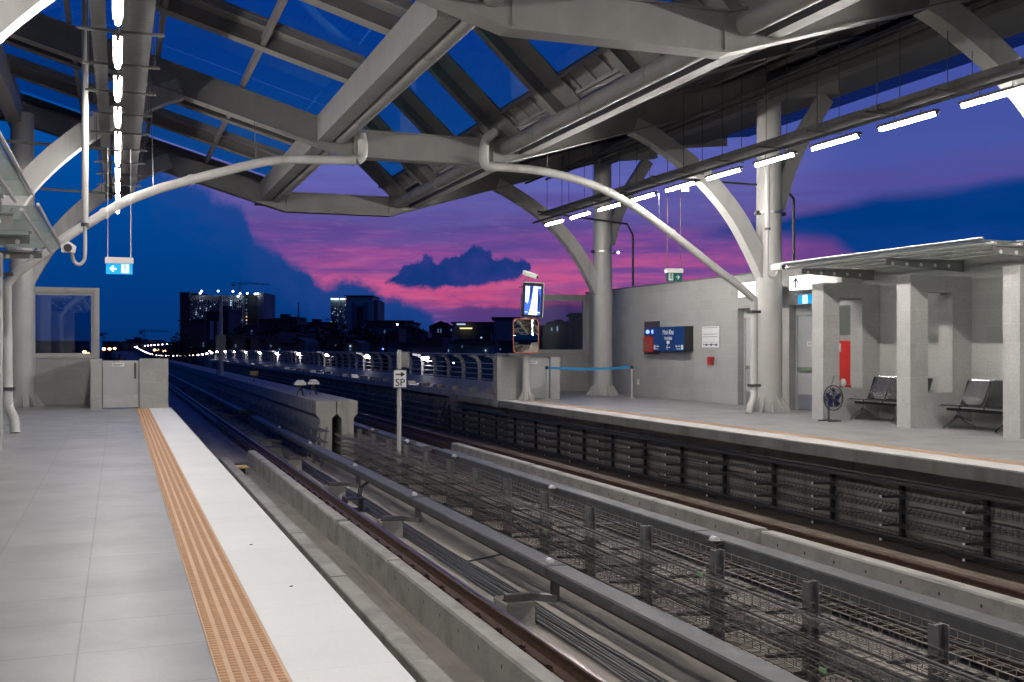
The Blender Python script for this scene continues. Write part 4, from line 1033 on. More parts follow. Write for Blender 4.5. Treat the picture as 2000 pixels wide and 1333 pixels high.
# ------------------------------------------------------------------ queue barrier posts
def qpost(x, y, label):
    t = thing('queue_post', (x, y, 0), label, 'queue post', 'stainless queue posts')
    b = MB(); b.cyl(x, y, 0, .02, .19, 24); b.cyl(x, y, .02, .045, .17, 24, .05); o = b.build('base', M['inox'], t); autosmooth(o)
    o = MB().cyl(x, y, .04, .86, .034, 16).build('shaft', M['inox'], t); autosmooth(o)
    o = MB().cyl(x, y, .86, .95, .045, 16).build('head', M['black'], t); autosmooth(o)
p1 = (11.38, 27.9); p2 = (14.05, 27.9)
qpost(*p1, 'left stainless queue post in front of the right gate'); qpost(*p2, 'right stainless queue post beside the far white column')
b = MB(); R_ = []
for k in range(13):
    t_ = k / 12; x = p1[0] + (p2[0] - p1[0]) * t_; z = .91 - .05 * 4 * t_ * (1 - t_); R_.append([(x, 27.9, z - .035), (x, 27.904, z - .035), (x, 27.904, z + .035), (x, 27.9, z + .035)])
b.loft(R_); tag(b.build('queue_belt', M['bluebelt'], loc=(12.7, 27.9, .9)), 'blue belt stretched between the two queue posts', 'belt')

lt = random.Random(11)
for k, (x, y) in enumerate(((.93, 8.1), (1.0, 6.6))):
    b = MB(); a = lt.uniform(0, 3)
    q = [(x + .012 * math.cos(a + t_) * (1 if i % 2 else .5), y + .012 * math.sin(a + t_) * (1 if i % 2 else .5)) for i, t_ in enumerate((0, 1.1, 2.0, 3.1, 4.2, 5.2))]
    b.prism_z(q, .0015, .006)
    tag(b.build('dry_leaf', M['bark'], loc=(x, y, 0)), ('farther' if k == 0 else 'nearer') + ' of the two tiny dry leaf scraps lying on the white platform edge', 'leaf scrap', 'leaf scraps on the left platform')
# ------------------------------------------------------------------ SP sign
t = thing('track_sign', (5.72, 22.5, -1.51), 'white board with black arrow and letters SP on a grey post between the tracks', 'track sign')
sx, sy = 5.72, 22.5
MB().tube([(sx, sy, -1.51), (sx, sy, 1.42)], .05, 12).build('post', M['sppost'] if 'sppost' in M else M['steel'], t)
M['plate'] = M['signwhite']
MB().box(sx - .15, sx + .15, sy - .075, sy - .055, .60, 1.0).build('sign_plate', M['black'], t)
MB().box(sx - .135, sx + .135, sy - .079, sy - .0755, .615, .985).build('sign_face', M['signwhite'], t)
text('SP', .225, M['signdark'], t, (sx, sy - .082, .645), (1, 0, 0), (0, 0, 1), align='CENTER')
b = MB(); b.box(sx - .10, sx + .04, sy - .083, sy - .08, .880, .908); b.loft([[(sx + .02, yy, .95), (sx + .02, yy, .838), (sx + .11, yy, .894)] for yy in (sy - .083, sy - .08)]); b.build('arrow', M['signdark'], t)
MB().box(sx + .05, sx + .22, sy - .02, sy + .08, 1.05, 1.38).build('bracket', M['galv'], t)

# ================================================================== columns
CX = 5.85
def column(x, y, inner, label, visible=True):
    s = 1 if x < CX else -1
    t = thing('column', (x, y, 0), label, 'column', 'white steel columns')
    k = 28; prof = [(0, .30), (3.0, .30), (7.30, .27)]
    o = MB().loft([[(x + r * math.cos(2 * PI * j / k), y + r * math.sin(2 * PI * j / k), z) for j in range(k)] for z, r in prof]).build('shaft', M['steel'], t); autosmooth(o)
    b = MB()
    for q in range(12):
        a = 2 * PI * q / 12 + .13; ca, sa = math.cos(a), math.sin(a)
        b.loft([[(x + .29 * ca - .01 * sa * e, y + .29 * sa + .01 * ca * e, .36), (x + .29 * ca - .01 * sa * e, y + .29 * sa + .01 * ca * e, .0), (x + .53 * ca - .01 * sa * e, y + .53 * sa + .01 * ca * e, 0), (x + .50 * ca - .01 * sa * e, y + .50 * sa + .01 * ca * e, .05)] for e in (-1, 1)])
    b.build('base_stiffener', M['steel'], t)
    for zz in (2.66, 5.2):
        rr_ = .304 if zz < 3 else .291
        o = MB().cyl(x, y, zz - .012, zz + .012, rr_ + .004, 28).build('weld_ring', M['steel'], t); autosmooth(o)
    o = MB().cyl(x, y, 2.62, 2.70, .305, 28).build('weld_collar', M['steel'], t) if 0 else None
    # inner curved brace
    I = [(.12, 3.15), (.45, 3.75), (.9, 4.45), (1.5, 5.1), (2.2, 5.65), (3.05, 6.14), (3.5, 6.33)]
    pts = catmull([Vector((x + s * a, y, z)) for a, z in I], 4)
    MB().sweep_rect(pts, .30, .36, (0, 1, 0)).build('inner_brace', M['steel'], t)
    Oo = [(-.2, 4.7), (-.45, 5.5), (-.85, 6.3), (-1.25, 6.9), (-1.55, 7.35)]
    pts = catmull([Vector((x + s * a, y, z)) for a, z in Oo], 4)
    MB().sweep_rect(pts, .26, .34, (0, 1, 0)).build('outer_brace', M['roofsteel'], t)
    return t
XR, XL = 14.1, -2.4
column(XR, 30, -1, 'white round column with curved brace beside the blue queue belt')
column(XR, 21, -1, 'white round column with curved brace in front of the exit doors')
column(XR, 12, -1, 'white column whose curved brace shows at the upper right corner')
column(XL + .17, 30 - .9, 1, 'white round column at the left, in front of the window wall')
column(XL, 21, 1, 'left column just outside the picture, its long curved brace crossing the upper left')
column(XL, 12, 1, 'near left column whose curved brace shows at the upper left corner')
for x in (XR, XL): column(x, 3, 1, ('right' if x > 0 else 'left') + ' column beside the camera, outside the picture')
# strap collars with small lamps on the two visible right columns
for (x, y, z, lab) in ((XR, 30, 4.42, 'steel strap with a small violet light around the far right column'), (XR, 21, 4.55, 'steel strap with small lights around the nearer right column')):
    t = thing('column_strap', (x, y, z), lab, 'strap')
    o = MB().cyl(x, y, z, z + .05, .335, 24).build('band', M['inox'], t)
    for a in (-1, 1):
        MB().box(x + a * .34 - .06, x + a * .34 + .06, y - .10, y - .02, z - .03, z + .06).build('clamp', M['darkgalv'], t)
    MB().ball((x + .48, y - .12, z + .01), .05, .05, .05, 8, 6).build('indicator_light', M['violet'], t) if y == 30 else None

# ================================================================== roof
roof = thing('station_roof', (CX, 12, 5.25), 'steel and glass canopy roof spanning both platforms and the tracks', 'roof')
FR = [-6, 3, 12, 21, 30]
def zroof(dx):                         # underside of the transverse girder at distance dx from the centre line
    return 5.25 if dx <= 1.5 else 5.25 + (dx - 1.5) * .295 if dx <= 8.3 else 5.25 + 6.8 * .295 + (dx - 8.3) * .11
HD = .52
g0 = None
for y in FR:
    if g0 is None:
        pr = []
        D = [0, 1.5, 5, 8.3, 10.1]
        low = [(CX + d_, zroof(d_)) for d_ in D]; lowl = [(CX - d_, zroof(d_)) for d_ in D if d_ <= 9.9][1:] + [(CX - 11.0, zroof(11.0))]
        def girder(pl):
            b = MB(); R_ = []
            for (x, z) in pl: R_.append([(x, y - .13, z + .03), (x, y + .13, z + .03), (x, y + .13, z + HD), (x, y - .13, z + HD)])
            b.loft(R_)
            R_ = [[(x, y - .17, z), (x, y + .17, z), (x, y + .17, z + .028), (x, y - .17, z + .028)] for x, z in pl]; b.loft(R_)
            R_ = [[(x, y - .17, z + HD + .002), (x, y + .17, z + HD + .002), (x, y + .17, z + HD + .03), (x, y - .17, z + HD + .03)] for x, z in pl]; b.loft(R_)
            for dx in (-1.45, 1.45, -.0): b.box(CX + dx - .012, CX + dx + .012, y - .165, y + .165, 5.28, 5.77) if dx else None
            return b
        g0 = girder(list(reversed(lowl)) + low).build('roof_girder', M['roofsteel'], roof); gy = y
    else:
        c = g0.copy(); C.objects.link(c); c.location = (0, y - gy, 0)
YS0, YS1 = -6.8, 31.0
def ztop(dx): return zroof(dx) + HD + .03
# rafters between girders, both slopes
for s in (-1, 1):
    dA, dB = 2.05, (10.9 if s < 0 else 12.3)
    r0 = None
    for y in [q for f in FR[:-1] for q in (f + 3, f + 6)]:
        if r0 is None:
            b = MB()
            for (w_, za, zb_) in ((.05, .02, .26), (.14, 0, .018)):
                b.loft([[(CX + s * d_, y - w_, ztop(d_) + za), (CX + s * d_, y + w_, ztop(d_) + za), (CX + s * d_, y + w_, ztop(d_) + zb_), (CX + s * d_, y - w_, ztop(d_) + zb_)] for d_ in (dA, 5, 8.3, dB)])
            b.loft([[(CX + s * d_, y - .78, ztop(d_) + .235), (CX + s * d_, y - .12, ztop(d_) + .235), (CX + s * d_, y - .12, ztop(d_) + .285), (CX + s * d_, y - .78, ztop(d_) + .285)] for d_ in (dA, 5, 8.3, dB)])
            b.loft([[(CX + s * d_, y - .76, ztop(d_) + .14), (CX + s * d_, y - .68, ztop(d_) + .14), (CX + s * d_, y - .68, ztop(d_) + .234), (CX + s * d_, y - .76, ztop(d_) + .234)] for d_ in (dA, 5, 8.3, dB)])
            r0 = b.build('rafter', M['roofsteel'], roof); ry = y
        else:
            c = r0.copy(); C.objects.link(c); c.location = (0, y - ry, 0)
    for dx in ((3.6, 5.14, 6.68, 8.2, 9.7) if s < 0 else (3.6, 5.14, 6.68, 8.2, 9.7, 11.2, 12.35)):
        MB().box(CX + s * dx - .04, CX + s * dx + .04, YS0, YS1, ztop(dx) + .03, ztop(dx) + .17).build('longitudinal_strut', M['roofsteel'], roof)
    # longitudinal box over the columns
    xb = (XR if s > 0 else XL)
    MB().box(xb - .17, xb + .17, YS0, 29.8, 7.13 if s > 0 else 7.06, 7.55).build('eaves_beam', M['roofsteel'], roof)
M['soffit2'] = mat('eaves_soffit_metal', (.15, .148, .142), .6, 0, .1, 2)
# roof covering: tinted glass on the left slope and at the right eave, metal deck on the right slope
for i in range(len(FR) - 1):
    y0, y1 = FR[i] + .01, FR[i + 1] - .01
    for k in range(3):
        ya, yb = y0 + (y1 - y0) * k / 3 + .02, y0 + (y1 - y0) * (k + 1) / 3 - .02
        b = MB(); b.loft([[(CX - d_, yy, ztop(d_) + .29 + e) for d_, e in ((1.95, 0), (5, 0), (8.3, 0), (10.8, 0), (10.8, .012), (8.3, .012), (5, .012), (1.95, .012))] for yy in (ya, yb)])
        b.build('roof_glass', M['roofglass'], roof)
        b = MB(); b.loft([[(CX + d_, yy, ztop(d_) + .29 + e) for d_, e in ((12.36, -.30), (13.5, -.30), (13.5, -.285), (12.36, -.285))] for yy in (ya, yb)])
        b.build('eaves_glass', M['eaveglass'], roof)
b = MB(); b.loft([[(CX + d_, yy, ztop(d_) + .29 + e) for d_, e in ((2.05, 0), (5, 0), (8.3, 0), (12.3, 0), (12.3, .06), (8.3, .06), (5, .06), (2.05, .06))] for yy in (YS0, YS1)])
b.build('roof_deck', M['soffit'], roof)
b = MB(); b.loft([[(CX + d_, yy, ztop(d_) + e) for d_, e in ((8.5, -.02), (12.34, -.02), (12.34, .30), (12.3, .30), (12.3, -.005), (8.5, -.005))] for yy in (YS0, YS1)])
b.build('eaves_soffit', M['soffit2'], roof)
b = MB()
for k in range(75):
    y = YS0 + .25 + k * .5
    b.loft([[(CX + d_, y - .03, ztop(d_) + .26), (CX + d_, y + .03, ztop(d_) + .26), (CX + d_, y + .03, ztop(d_) + .288), (CX + d_, y - .03, ztop(d_) + .288)] for d_ in (2.1, 5, 8.3, 12.3)])
b.build('deck_rib', M['soffit'], roof)
# end fascias (overhang beyond the last girder)
for s in (-1, 1):
    dB = 10.9 if s < 0 else 13.3
    b = MB(); b.loft([[(CX + s * d_, 30.95, ztop(d_) - .12), (CX + s * d_, 31.03, ztop(d_) - .12), (CX + s * d_, 31.03, ztop(d_) + .36), (CX + s * d_, 30.95, ztop(d_) + .36)] for d_ in (1.9, 5, 8.3, dB)])
    b.build('end_fascia', M['roofsteel'], roof)
    b = MB(); b.loft([[(CX + s * d_, 30.2, ztop(d_) + .27), (CX + s * d_, 30.95, ztop(d_) + .27), (CX + s * d_, 30.95, ztop(d_) + .285), (CX + s * d_, 30.2, ztop(d_) + .285)] for d_ in (2.0, 5, 8.3, dB)])
    b.build('end_soffit', M['soffit'], roof)
# box gutters and round pipes along both valleys
for s in (-1, 1):
    for i in range(len(FR) - 1):
        ya, yb = FR[i] + .2, FR[i + 1] - .2
        xa, xb = sorted((CX + s * 1.92, CX + s * 2.20))
        if s > 0: xa, xb = CX + 2.02, CX + 2.24
        b = MB(); b.box(xa, xb, ya + .3, yb, 5.50, 6.0); b.build('box_gutter', M['roofsteel'], roof)
        xp = CX + s * 1.73; rp = .15
        o = MB().tube([(xp, ya - .0, 5.62), (xp, ya + 1.5, 5.62), (xp, yb, 5.62)], rp, 20).build('round_pipe', M['roofsteel'], roof); autosmooth(o)
        b = MB()
        for yy in (ya + 2.2, ya + 4.6, ya + 6.8): b.tube([(xp, yy - .03, 5.62), (xp, yy + .03, 5.62)], rp + .008, 20)
        o = b.build('pipe_collar', M['roofsteel'], roof); autosmooth(o)
    xp = CX + s * 1.73
    o = MB().tube([(xp, 30.2, 5.62), (xp, 30.9, 5.62)], .15, 20).build('round_pipe', M['roofsteel'], roof); autosmooth(o)
    xa, xb = sorted((CX + s * 1.96, CX + s * 2.22)); MB().box(xa, xb, 30.2, 30.85, 5.50, 6.0).build('box_gutter', M['roofsteel'], roof)
    # gutter upstand and louvre band at foot of the ridge light
    b = MB()
    x0, x1 = CX + s * 1.75, CX + s * 1.40
    b.loft([[(x0, yy, 5.98), (x1, yy, 6.28), (x1, yy, 6.31), (x0, yy, 6.01)] for yy in (YS0, 31.0)]); b.build('louvre_band', M['roofsteel'], roof)
    b = MB(); k = 0; y = YS0 + .2
    while y < 31:
        b.loft([[(x0 + e * .3 * .0, y - .03, 5.975 + e), (x0, y + .03, 5.975 + e), (x1, y + .03, 6.275 + e), (x1, y - .03, 6.275 + e)] for e in (-.05, 0)]); y += .62
    for f_ in (.05, .95):
        xx = x0 + (x1 - x0) * f_; zz = 5.98 + .3 * f_; b.box(xx - .02, xx + .02, YS0, 31, zz - .07, zz)
    b.build('louvre_frame', M['soffit'], roof)
# ridge light: glazed gable over the tracks
SL = .93
def zg(dx): return 7.58 - dx * SL
for s in (-1, 1):
    r0 = None
    for y in [-6 + 3 * k for k in range(13)]:
        if r0 is None:
            b = MB()
            for w_, a, c_ in ((.07, -.30, -.02), (.11, -.32, -.30)):
                b.loft([[(CX + s * d_, y - w_, zg(d_) + a), (CX + s * d_, y + w_, zg(d_) + a), (CX + s * d_, y + w_, zg(d_) + c_), (CX + s * d_, y - w_, zg(d_) + c_)] for d_ in (.02, 1.85)])
            b.loft([[(CX + s * d_, y - .80, zg(d_) - .07), (CX + s * d_, y - .14, zg(d_) - .07), (CX + s * d_, y - .14, zg(d_) - .02), (CX + s * d_, y - .80, zg(d_) - .02)] for d_ in (.02, 1.85)])
            r0 = b.build('ridge_rafter', M['roofsteel'], roof); ry = y
        else:
            c = r0.copy(); C.objects.link(c); c.location = (0, y - ry, 0)
    for k in range(12):
        ya, yb = -6 + 3 * k + .02, -3 + 3 * k - .02
        b = MB(); b.loft([[(CX + s * .02, yy, zg(.02)), (CX + s * 1.40, yy, zg(1.4)), (CX + s * 1.40, yy, zg(1.4) + .015), (CX + s * .02, yy, zg(.02) + .015)] for yy in (ya, yb)])
        b.build('ridge_glass', M['roofglass'], roof)
        MB().box(CX + s * .0 - .03 if s < 0 else CX, CX + s * .0 + .03 if s > 0 else CX, ya, yb, zg(0) - .1, zg(0) - .01).build('ridge_cap', M['roofsteel'], roof) if k < 12 else None

# ------------------------------------------------------------------ arched rain pipes in the plane of the second frame
def rainpipe(pxs, Y, label, hang, r=.085, tail=None, clamps=()):
    P = [py(u, v, Y) for u, v in pxs]
    Q = catmull(P, 5)
    t = thing('rain_pipe', tuple(Q[-1]), label, 'rain pipe', 'white rain pipes')
    if tail: Q += [Vector(q) for q in tail]
    # resample corners of the tail a little
    o = MB().tube(Q, r, 14).build('pipe', M['steel'], t); autosmooth(o)
    b = MB()
    for i in (0, len(P) * 2, len(P) * 3 + 2):
        if i + 1 < len(Q): d_ = (Q[i + 1] - Q[i]).normalized(); b.tube([Q[i] - d_ * .04, Q[i] + d_ * .04], r + .015, 14)
    b.build('coupling', M['steel'], t)
    for (c, zz) in clamps: 
        MB().box(c[0] - r - .03, c[0] + r + .03, c[1] - r - .02, c[1] + r + .02, zz - .03, zz + .03).build('pipe_clamp', M['darkgalv'], t)
    for (i, ztop_) in hang:
        q = Q[i]; MB().tube([q, (q.x - .05, q.y, ztop_)], .008, 5).build('hanging_rod', M['galv'], t)
    return t, Q
YP = 20.55
gx, bx = XL + .62, 20.2
tl = [py(705, 262, YP), py(709, 285, YP), py(707, 306, YP), py(697, 314, YP)]
left = [(690, 314), (640, 313), (560, 312), (500, 320), (430, 337), (360, 355), (300, 373), (240, 397), (180, 432), (120, 470), (68, 508), (32, 534)]
zl = py(13, 556, YP)
tail = [(zl.x, YP, zl.z), (zl.x, YP, zl.z - .25), (zl.x + .02, YP - .02, .62), (zl.x + .04, YP - .08, .42), (zl.x + .15, YP - .34, .24), (zl.x + .17, YP - .42, .0)]
t, Q = rainpipe(left, YP, 'white arched rain pipe curving down from the roof to the left platform', [(15, 6.2), (30, 6.3)], .085, tail, [((zl.x, YP), 2.75), ((zl.x + .02, YP), .75)])
o = MB().tube(catmull(tl, 4), .095, 14).build('pipe_elbow', M['steel'], t); autosmooth(o)
right = [(962, 326), (1010, 329), (1070, 337), (1130, 352), (1190, 376), (1240, 405), (1290, 440), (1345, 482), (1395, 522), (1440, 556)]
zr = py(1463, 590, YP + .3)
tail = [(zr.x, YP + .1, zr.z + .05), (zr.x, YP + .1, zr.z - .3), (zr.x, YP + .1, .55), (zr.x - .02, YP + .08, .35), (zr.x - .16, YP, .16), (zr.x - .20, YP, .0)]
t, Q = rainpipe(right, YP, 'white arched rain pipe curving down from the roof to the nearer right column', [(10, 6.3), (30, 4.9)], .085, tail, [((zr.x, YP + .1), 2.28), ((zr.x, YP + .1), .62)])
tl = [py(968, 258, YP), py(950, 272, YP), py(945, 300, YP), py(948, 322, YP), py(962, 326, YP)]
o = MB().tube(catmull(tl, 4), .095, 14).build('pipe_elbow', M['steel'], t); autosmooth(o)

# ------------------------------------------------------------------ fluorescent lamps, trays and conduits
def lamp_row(x, z, ys, ln, where, group, tm='tube', rt=.029):
    f = None
    for k, y in enumerate(ys):
        if f is None:
            f = thing('tube_lamp', (x, y, z), 'x', 'lamp', group)
            MB().tube([(x, y, z), (x, y + ln, z)], rt, 12).build('tube', M[tm], f)
            b = MB(); b.box(x - .05, x + .05, y - .03, y + ln + .03, z + rt + .006, z + .07); b.box(x - .018, x + .018, y - .022, y - .004, z - .018, z + .06); b.box(x - .018, x + .018, y + ln + .004, y + ln + .022, z - .018, z + .06); b.build('housing', M['brown'], f)
            MB().tube([(x, y + .3, z + .085), (x, y + .3, z + .17)], .01, 6).build('hanger', M['galv'], f); MB().tube([(x, y + ln - .3, z + .085), (x, y + ln - .3, z + .17)], .01, 6).build('hanger', M['galv'], f)
            fy = y; o = f
        else: o = copy_tree(f, (x, y, z))
        o['label'] = f'{ORD[k]} glowing tube lamp {where}, counted from behind the camera'
yl = [10.05 + 1.73 * k for k in range(-8, 10)]
lamp_row(.0, 4.66, yl, 1.10, 'in the row over the left platform', 'tube lamps over the left platform')
yr = [12.05 + 1.68 * k for k in range(-11, 9)]
lamp_row(10.85, 4.77, yr, 1.16, 'in the row over the right platform', 'tube lamps over the right platform', 'tube2', .022)
def tray(x0, x1, z, y0, y1, label, holes=True):
    t = thing('cable_tray', ((x0 + x1) / 2, y0, z), label, 'cable tray')
    b = MB(); b.box(x0, x1, y0, y1, z, z + .01); b.box(x0 - .01, x0 - .0005, y0, y1, z - .0, z + .09); b.box(x1 + .0005, x1 + .01, y0, y1, z, z + .09)
    h = b; h.cur = 1; y = max(y0, 5.0) + .06; n = max(2, int((x1 - x0) / .055))
    while y < min(y1, 25):
        for i in range(n):
            xx = x0 + (x1 - x0) * (i + .5) / n; h.poly([(xx - .015, y - .006, z - .001), (xx + .015, y - .006, z - .001), (xx + .015, y + .006, z - .001), (xx - .015, y + .006, z - .001)])
        y += .12
    h.build('tray', [M['darkgalv'], M['black']], t)
    return t
tl_ = tray(-.27, -.13, 5.05, -6, 27.5, 'narrow perforated cable tray above the left lamp row')
tr_ = tray(.05, .36, 5.05, -6, 27.5, 'wide perforated cable tray above the left lamp row')
tq = tray(11.05, 11.42, 5.15, -6, 27.5, 'long dark cable tray above the right lamp row')
tw = thing('lamp_conduit', (0, 10, 4.85), 'thin conduit carrying the left lamp row', 'conduit')
MB().tube([(0, -6, 4.84), (0, 27.6, 4.84)], .022, 8).build('conduit', M['galv'], tw)
tw2 = thing('lamp_conduit', (10.85, 10, 4.95), 'thin dark conduit carrying the right lamp row', 'conduit')
MB().tube([(10.85, -6, 4.95), (10.85, 27.6, 4.95)], .03, 8).build('conduit', M['darkgalv'], tw2)
def hangers(par, x0, x1, z, zt, ys, m, xr=None):
    f = None
    for y in ys:
        if f is None:
            b = MB(); b.box(x0, x1, y - .015, y + .015, z - .05, z - .02)
            f = b.build('cross_bar', m, par); fy = y
            b = MB(); b.tube([(xr[0], y, z - .04), (xr[0], y, zt)], .007, 5); b.build('hanging_rod', m, f)
            b = MB(); b.tube([(xr[1], y, z - .04), (xr[1], y, zt)], .007, 5); b.build('hanging_rod', m, f)
        else: copy_tree(f, (0, y - fy, 0), parent=par)
hangers(tr_, -.42, .50, 5.04, 6.6, [5.2 + 1.5 * k for k in range(15)], M['darkgalv'], (-.35, .44))
hangers(tq, 10.78, 11.5, 5.14, 6.75, [9.0 + 1.5 * k for k in range(13)], M['darkgalv'], (11.02, 11.46))
for x, z, lab in ((11.35, 6.35, 'thin dark conduit under the right roof slope, nearer the tray'), (12.0, 6.5, 'thin dark conduit under the right roof slope, nearer the columns')):
    tag(MB().tube([(x, -6, z), (x, 29.5, z)], .03, 6).build('conduit', M['darkgalv'], loc=(x, 10, z)), lab, 'conduit')
# conduit arms from the building walls to the lamp rows
def conduit_arm(pts, label, r=.035):
    tag(MB().tube(pts, r, 4, phase=PI / 4).build('wall_conduit', M['darkgalv'], loc=pts[0]), label, 'conduit', 'conduit arms to the lamp rows')
conduit_arm([(15.0, 29.8, 3.37), (15.0, 29.8, 5.0), (14.75, 29.8, 5.28), (10.9, 29.8, 5.28)] if 0 else [(14.95, 29.6, 3.37), (14.95, 29.6, 4.95), (14.7, 29.5, 5.28), (10.9, 27.4, 5.24)], 'dark square conduit rising from the wall behind the far right column')
conduit_arm([(14.95, 21.25, 3.37), (14.95, 21.25, 4.98), (14.65, 21.2, 5.24), (10.9, 20.7, 5.2)], 'dark square conduit rising from the wall behind the nearer right column')
conduit_arm([(-3.3, 21.0, 5.2), (.25, 21.0, 5.12)], 'dark horizontal conduit at the upper left, the nearer one')
conduit_arm([(-3.3, 27.0, 5.2), (.25, 27.0, 5.12)], 'dark horizontal conduit at the left, the farther one')
for (x, y, z, lab) in ((0, 18.55, 4.83, 'round white detector between the lamps over the left platform'), (10.95, 19.3, 4.80, 'round white detector under the right cable tray'), (-.35, 12.9, 6.0, 'round grey junction drum beside the left hanging pipe')):
    tag(MB().cyl(x, y, z - .12, z + .02, .075, 16).build('detector', M['white'], loc=(x, y, z)), lab, 'detector')

# hook shaped camera hangers
def hook_cam(x, y, ztop_, zj, zc, dx, label, r=.045):
    t = thing('ceiling_camera', (x, y, zc), label, 'camera', 'cameras on hooked pipes')
    o = MB().tube([(x, y, ztop_), (x, y, zj)], r, 12).build('hanging_pipe', M['steel'], t); autosmooth(o)
    pts = [Vector((x, y, zj + .02)), Vector((x, y, zc - .02)), Vector((x - dx * .15, y, zc - .13)), Vector((x - dx * .5, y, zc - .17)), Vector((x - dx * .85, y, zc - .12)), Vector((x - dx, y, zc))]
    o = MB().tube(catmull(pts, 4), r * .55, 8).build('hook', M['steel'], t); autosmooth(o)
    MB().cyl(x, y, zj - .02, zj + .03, r * 1.2, 12).build('coupling', M['darkgalv'], t)
    cx = x - dx - .02 * (1 if dx > 0 else -1)
    b = MB(); 
    for yy in (0,):
        b.loft([[(cx - .10, y - .22, zc - .02), (cx + .06, y - .22, zc - .02), (cx + .08, y - .22, zc + .07), (cx - .01, y - .22, zc + .13), (cx - .11, y - .22, zc + .08)],
                [(cx - .10, y + .14, zc + .0), (cx + .06, y + .14, zc + .0), (cx + .08, y + .14, zc + .09), (cx - .01, y + .14, zc + .14), (cx - .11, y + .14, zc + .10)]])
    b.build('housing', M['white'], t)
    b = MB(); b.tube([(cx - .02, y - .225, zc + .04), (cx - .02, y - .24, zc + .04)], .055, 12); b.build('lens', M['black'], t)
p = py(166, 440, 16.0); pc = py(140, 493, 16.0)
hook_cam(p.x, 16.0, 6.4, p.z, pc.z, p.x - pc.x, 'camera on a white hooked pipe hanging over the left platform')
p = py(1499, 448, 19.9); pc = py(1519, 527, 19.9)
hook_cam(p.x, 19.9, py(1499, 322, 19.9).z, p.z, pc.z, p.x - pc.x, 'camera on a white hooked pipe in front of the nearer right column', .055)

# ================================================================== city
def bpt(u0, u1, z): a, c = pt(u0, 680, z), pt(u1, 680, z); return a, c
def hgt(v, z): return H + (680 - v) / F_PX * z
def slab_box(b, a, c, depth, z0, z1):
    d_ = (c - a); d_.z = 0; n = Vector((-d_.y, d_.x, 0)).normalized() * depth
    if n.y < 0: n = -n
    P = [(a.x, a.y), (c.x, c.y), (c.x + n.x, c.y + n.y), (a.x + n.x, a.y + n.y)]; b.prism_z(P, z0, z1)
def lit_windows(t, wall, a, c, z0, z1, cols, rows, prob, mats, rng, sz=(.8, .5), maxn=90):
    """each window a part of its own, its frame line sits on the facade"""
    d_ = c - a; d_.z = 0; L_ = d_.length; e = d_.normalized(); n = Vector((e.y, -e.x, 0)); 
    cnt = 0; protos = {}
    cells = [(i, j) for i in range(cols) for j in range(rows)]; rng.shuffle(cells)
    for i, j in cells:
        if rng.random() > prob or cnt >= maxn: continue
        m = rng.choice(mats); cx = L_ * (i + .5) / cols; cz = z0 + (z1 - z0) * (j + .5) / rows
        w_ = L_ / cols * sz[0] / 2; h_ = (z1 - z0) / rows * sz[1] / 2
        key = m.name
        if key not in protos:
            p = a + e * cx + n * .15; p.z = cz; b = MB()
            b.loft([[p - e * w_ + Vector((0, 0, -h_)) + n * q, p + e * w_ + Vector((0, 0, -h_)) + n * q, p + e * w_ + Vector((0, 0, h_)) + n * q, p - e * w_ + Vector((0, 0, h_)) + n * q] for q in (-.2, .0)])
            o = b.build('window', m, t); protos[key] = (o, cx, cz)
        else:
            o, ox, oz = protos[key]; q = o.copy(); C.objects.link(q); q.location = o.location + e * (cx - ox) + Vector((0, 0, cz - oz))
        cnt += 1
rng = random.Random(3)
# tower block with building site crown
z = 450.0
t = thing('apartment_tower', tuple(pt(433, 680, z).xy) + (-9.5,), 'tall unfinished apartment block with many lit windows and floodlights on its roof', 'tower block')
for (u0, u1, v, dz, m, nm) in ((351, 369, 571, 0, 'bdark', 'side_wing'), (369, 389, 571.5, 6, 'bdark', 'side_wing'), (369, 476, 577, 0, 'bwall', 'main_block'), (476, 503, 574, 4, 'bdark', 'side_wing'), (503, 515, 572, 0, 'bwall', 'side_wing')):
    a, c = bpt(u0, u1, z + dz); 
    if nm == 'main_block': a, c = bpt(u0 + .2, u1 - .2, z + 1)
    b = MB(); slab_box(b, a, c, 22, -9.5, hgt(v, z)); w_ = b.build(nm, M[m], t)
    if nm == 'main_block': ma_, mc_ = a, c
b = MB()
for k in range(26):
    u = 372 + k * 4.05; a, c = bpt(u, u + .7, z - .3); slab_box(b, a, c, 1, hgt(660, z), hgt(584, z))
b.build('facade_column', M['bpale'], t)
b = MB()
for k in range(20):
    v = 586 + k * 3.8; a, c = bpt(371, 475, z + .4); slab_box(b, a, c, .4, hgt(v + .5, z), hgt(v, z))
b.build('facade_band', M['bdark'], t)
lit_windows(t, None, ma_, mc_, hgt(662, z), hgt(585, z), 27, 20, .20, [M['win_cool'], M['win_dim'], M['win_cool']], rng, (.5, .55), 95)
a, c = bpt(448, 454, z - .6); lit_windows(t, None, a, c, hgt(656, z), hgt(586, z), 1, 17, .9, [M['win_cool']], rng, (.5, .5), 20)
a, c = bpt(479, 484, z - .6); lit_windows(t, None, a, c, hgt(636, z), hgt(582, z), 1, 8, .8, [M['win_warm'], M['win_dim']], rng, (.5, .4), 8)
for u, v in ((391, 573), (426, 569), (455, 569.5), (469, 574), (483, 573.5), (498, 574.5), (503, 574), (394, 569), (465, 579)):
    p = pt(u, v, z - 1); MB().ball(p, .42, .42, .42, 8, 5).build('floodlight', M['crownlamp'], t)
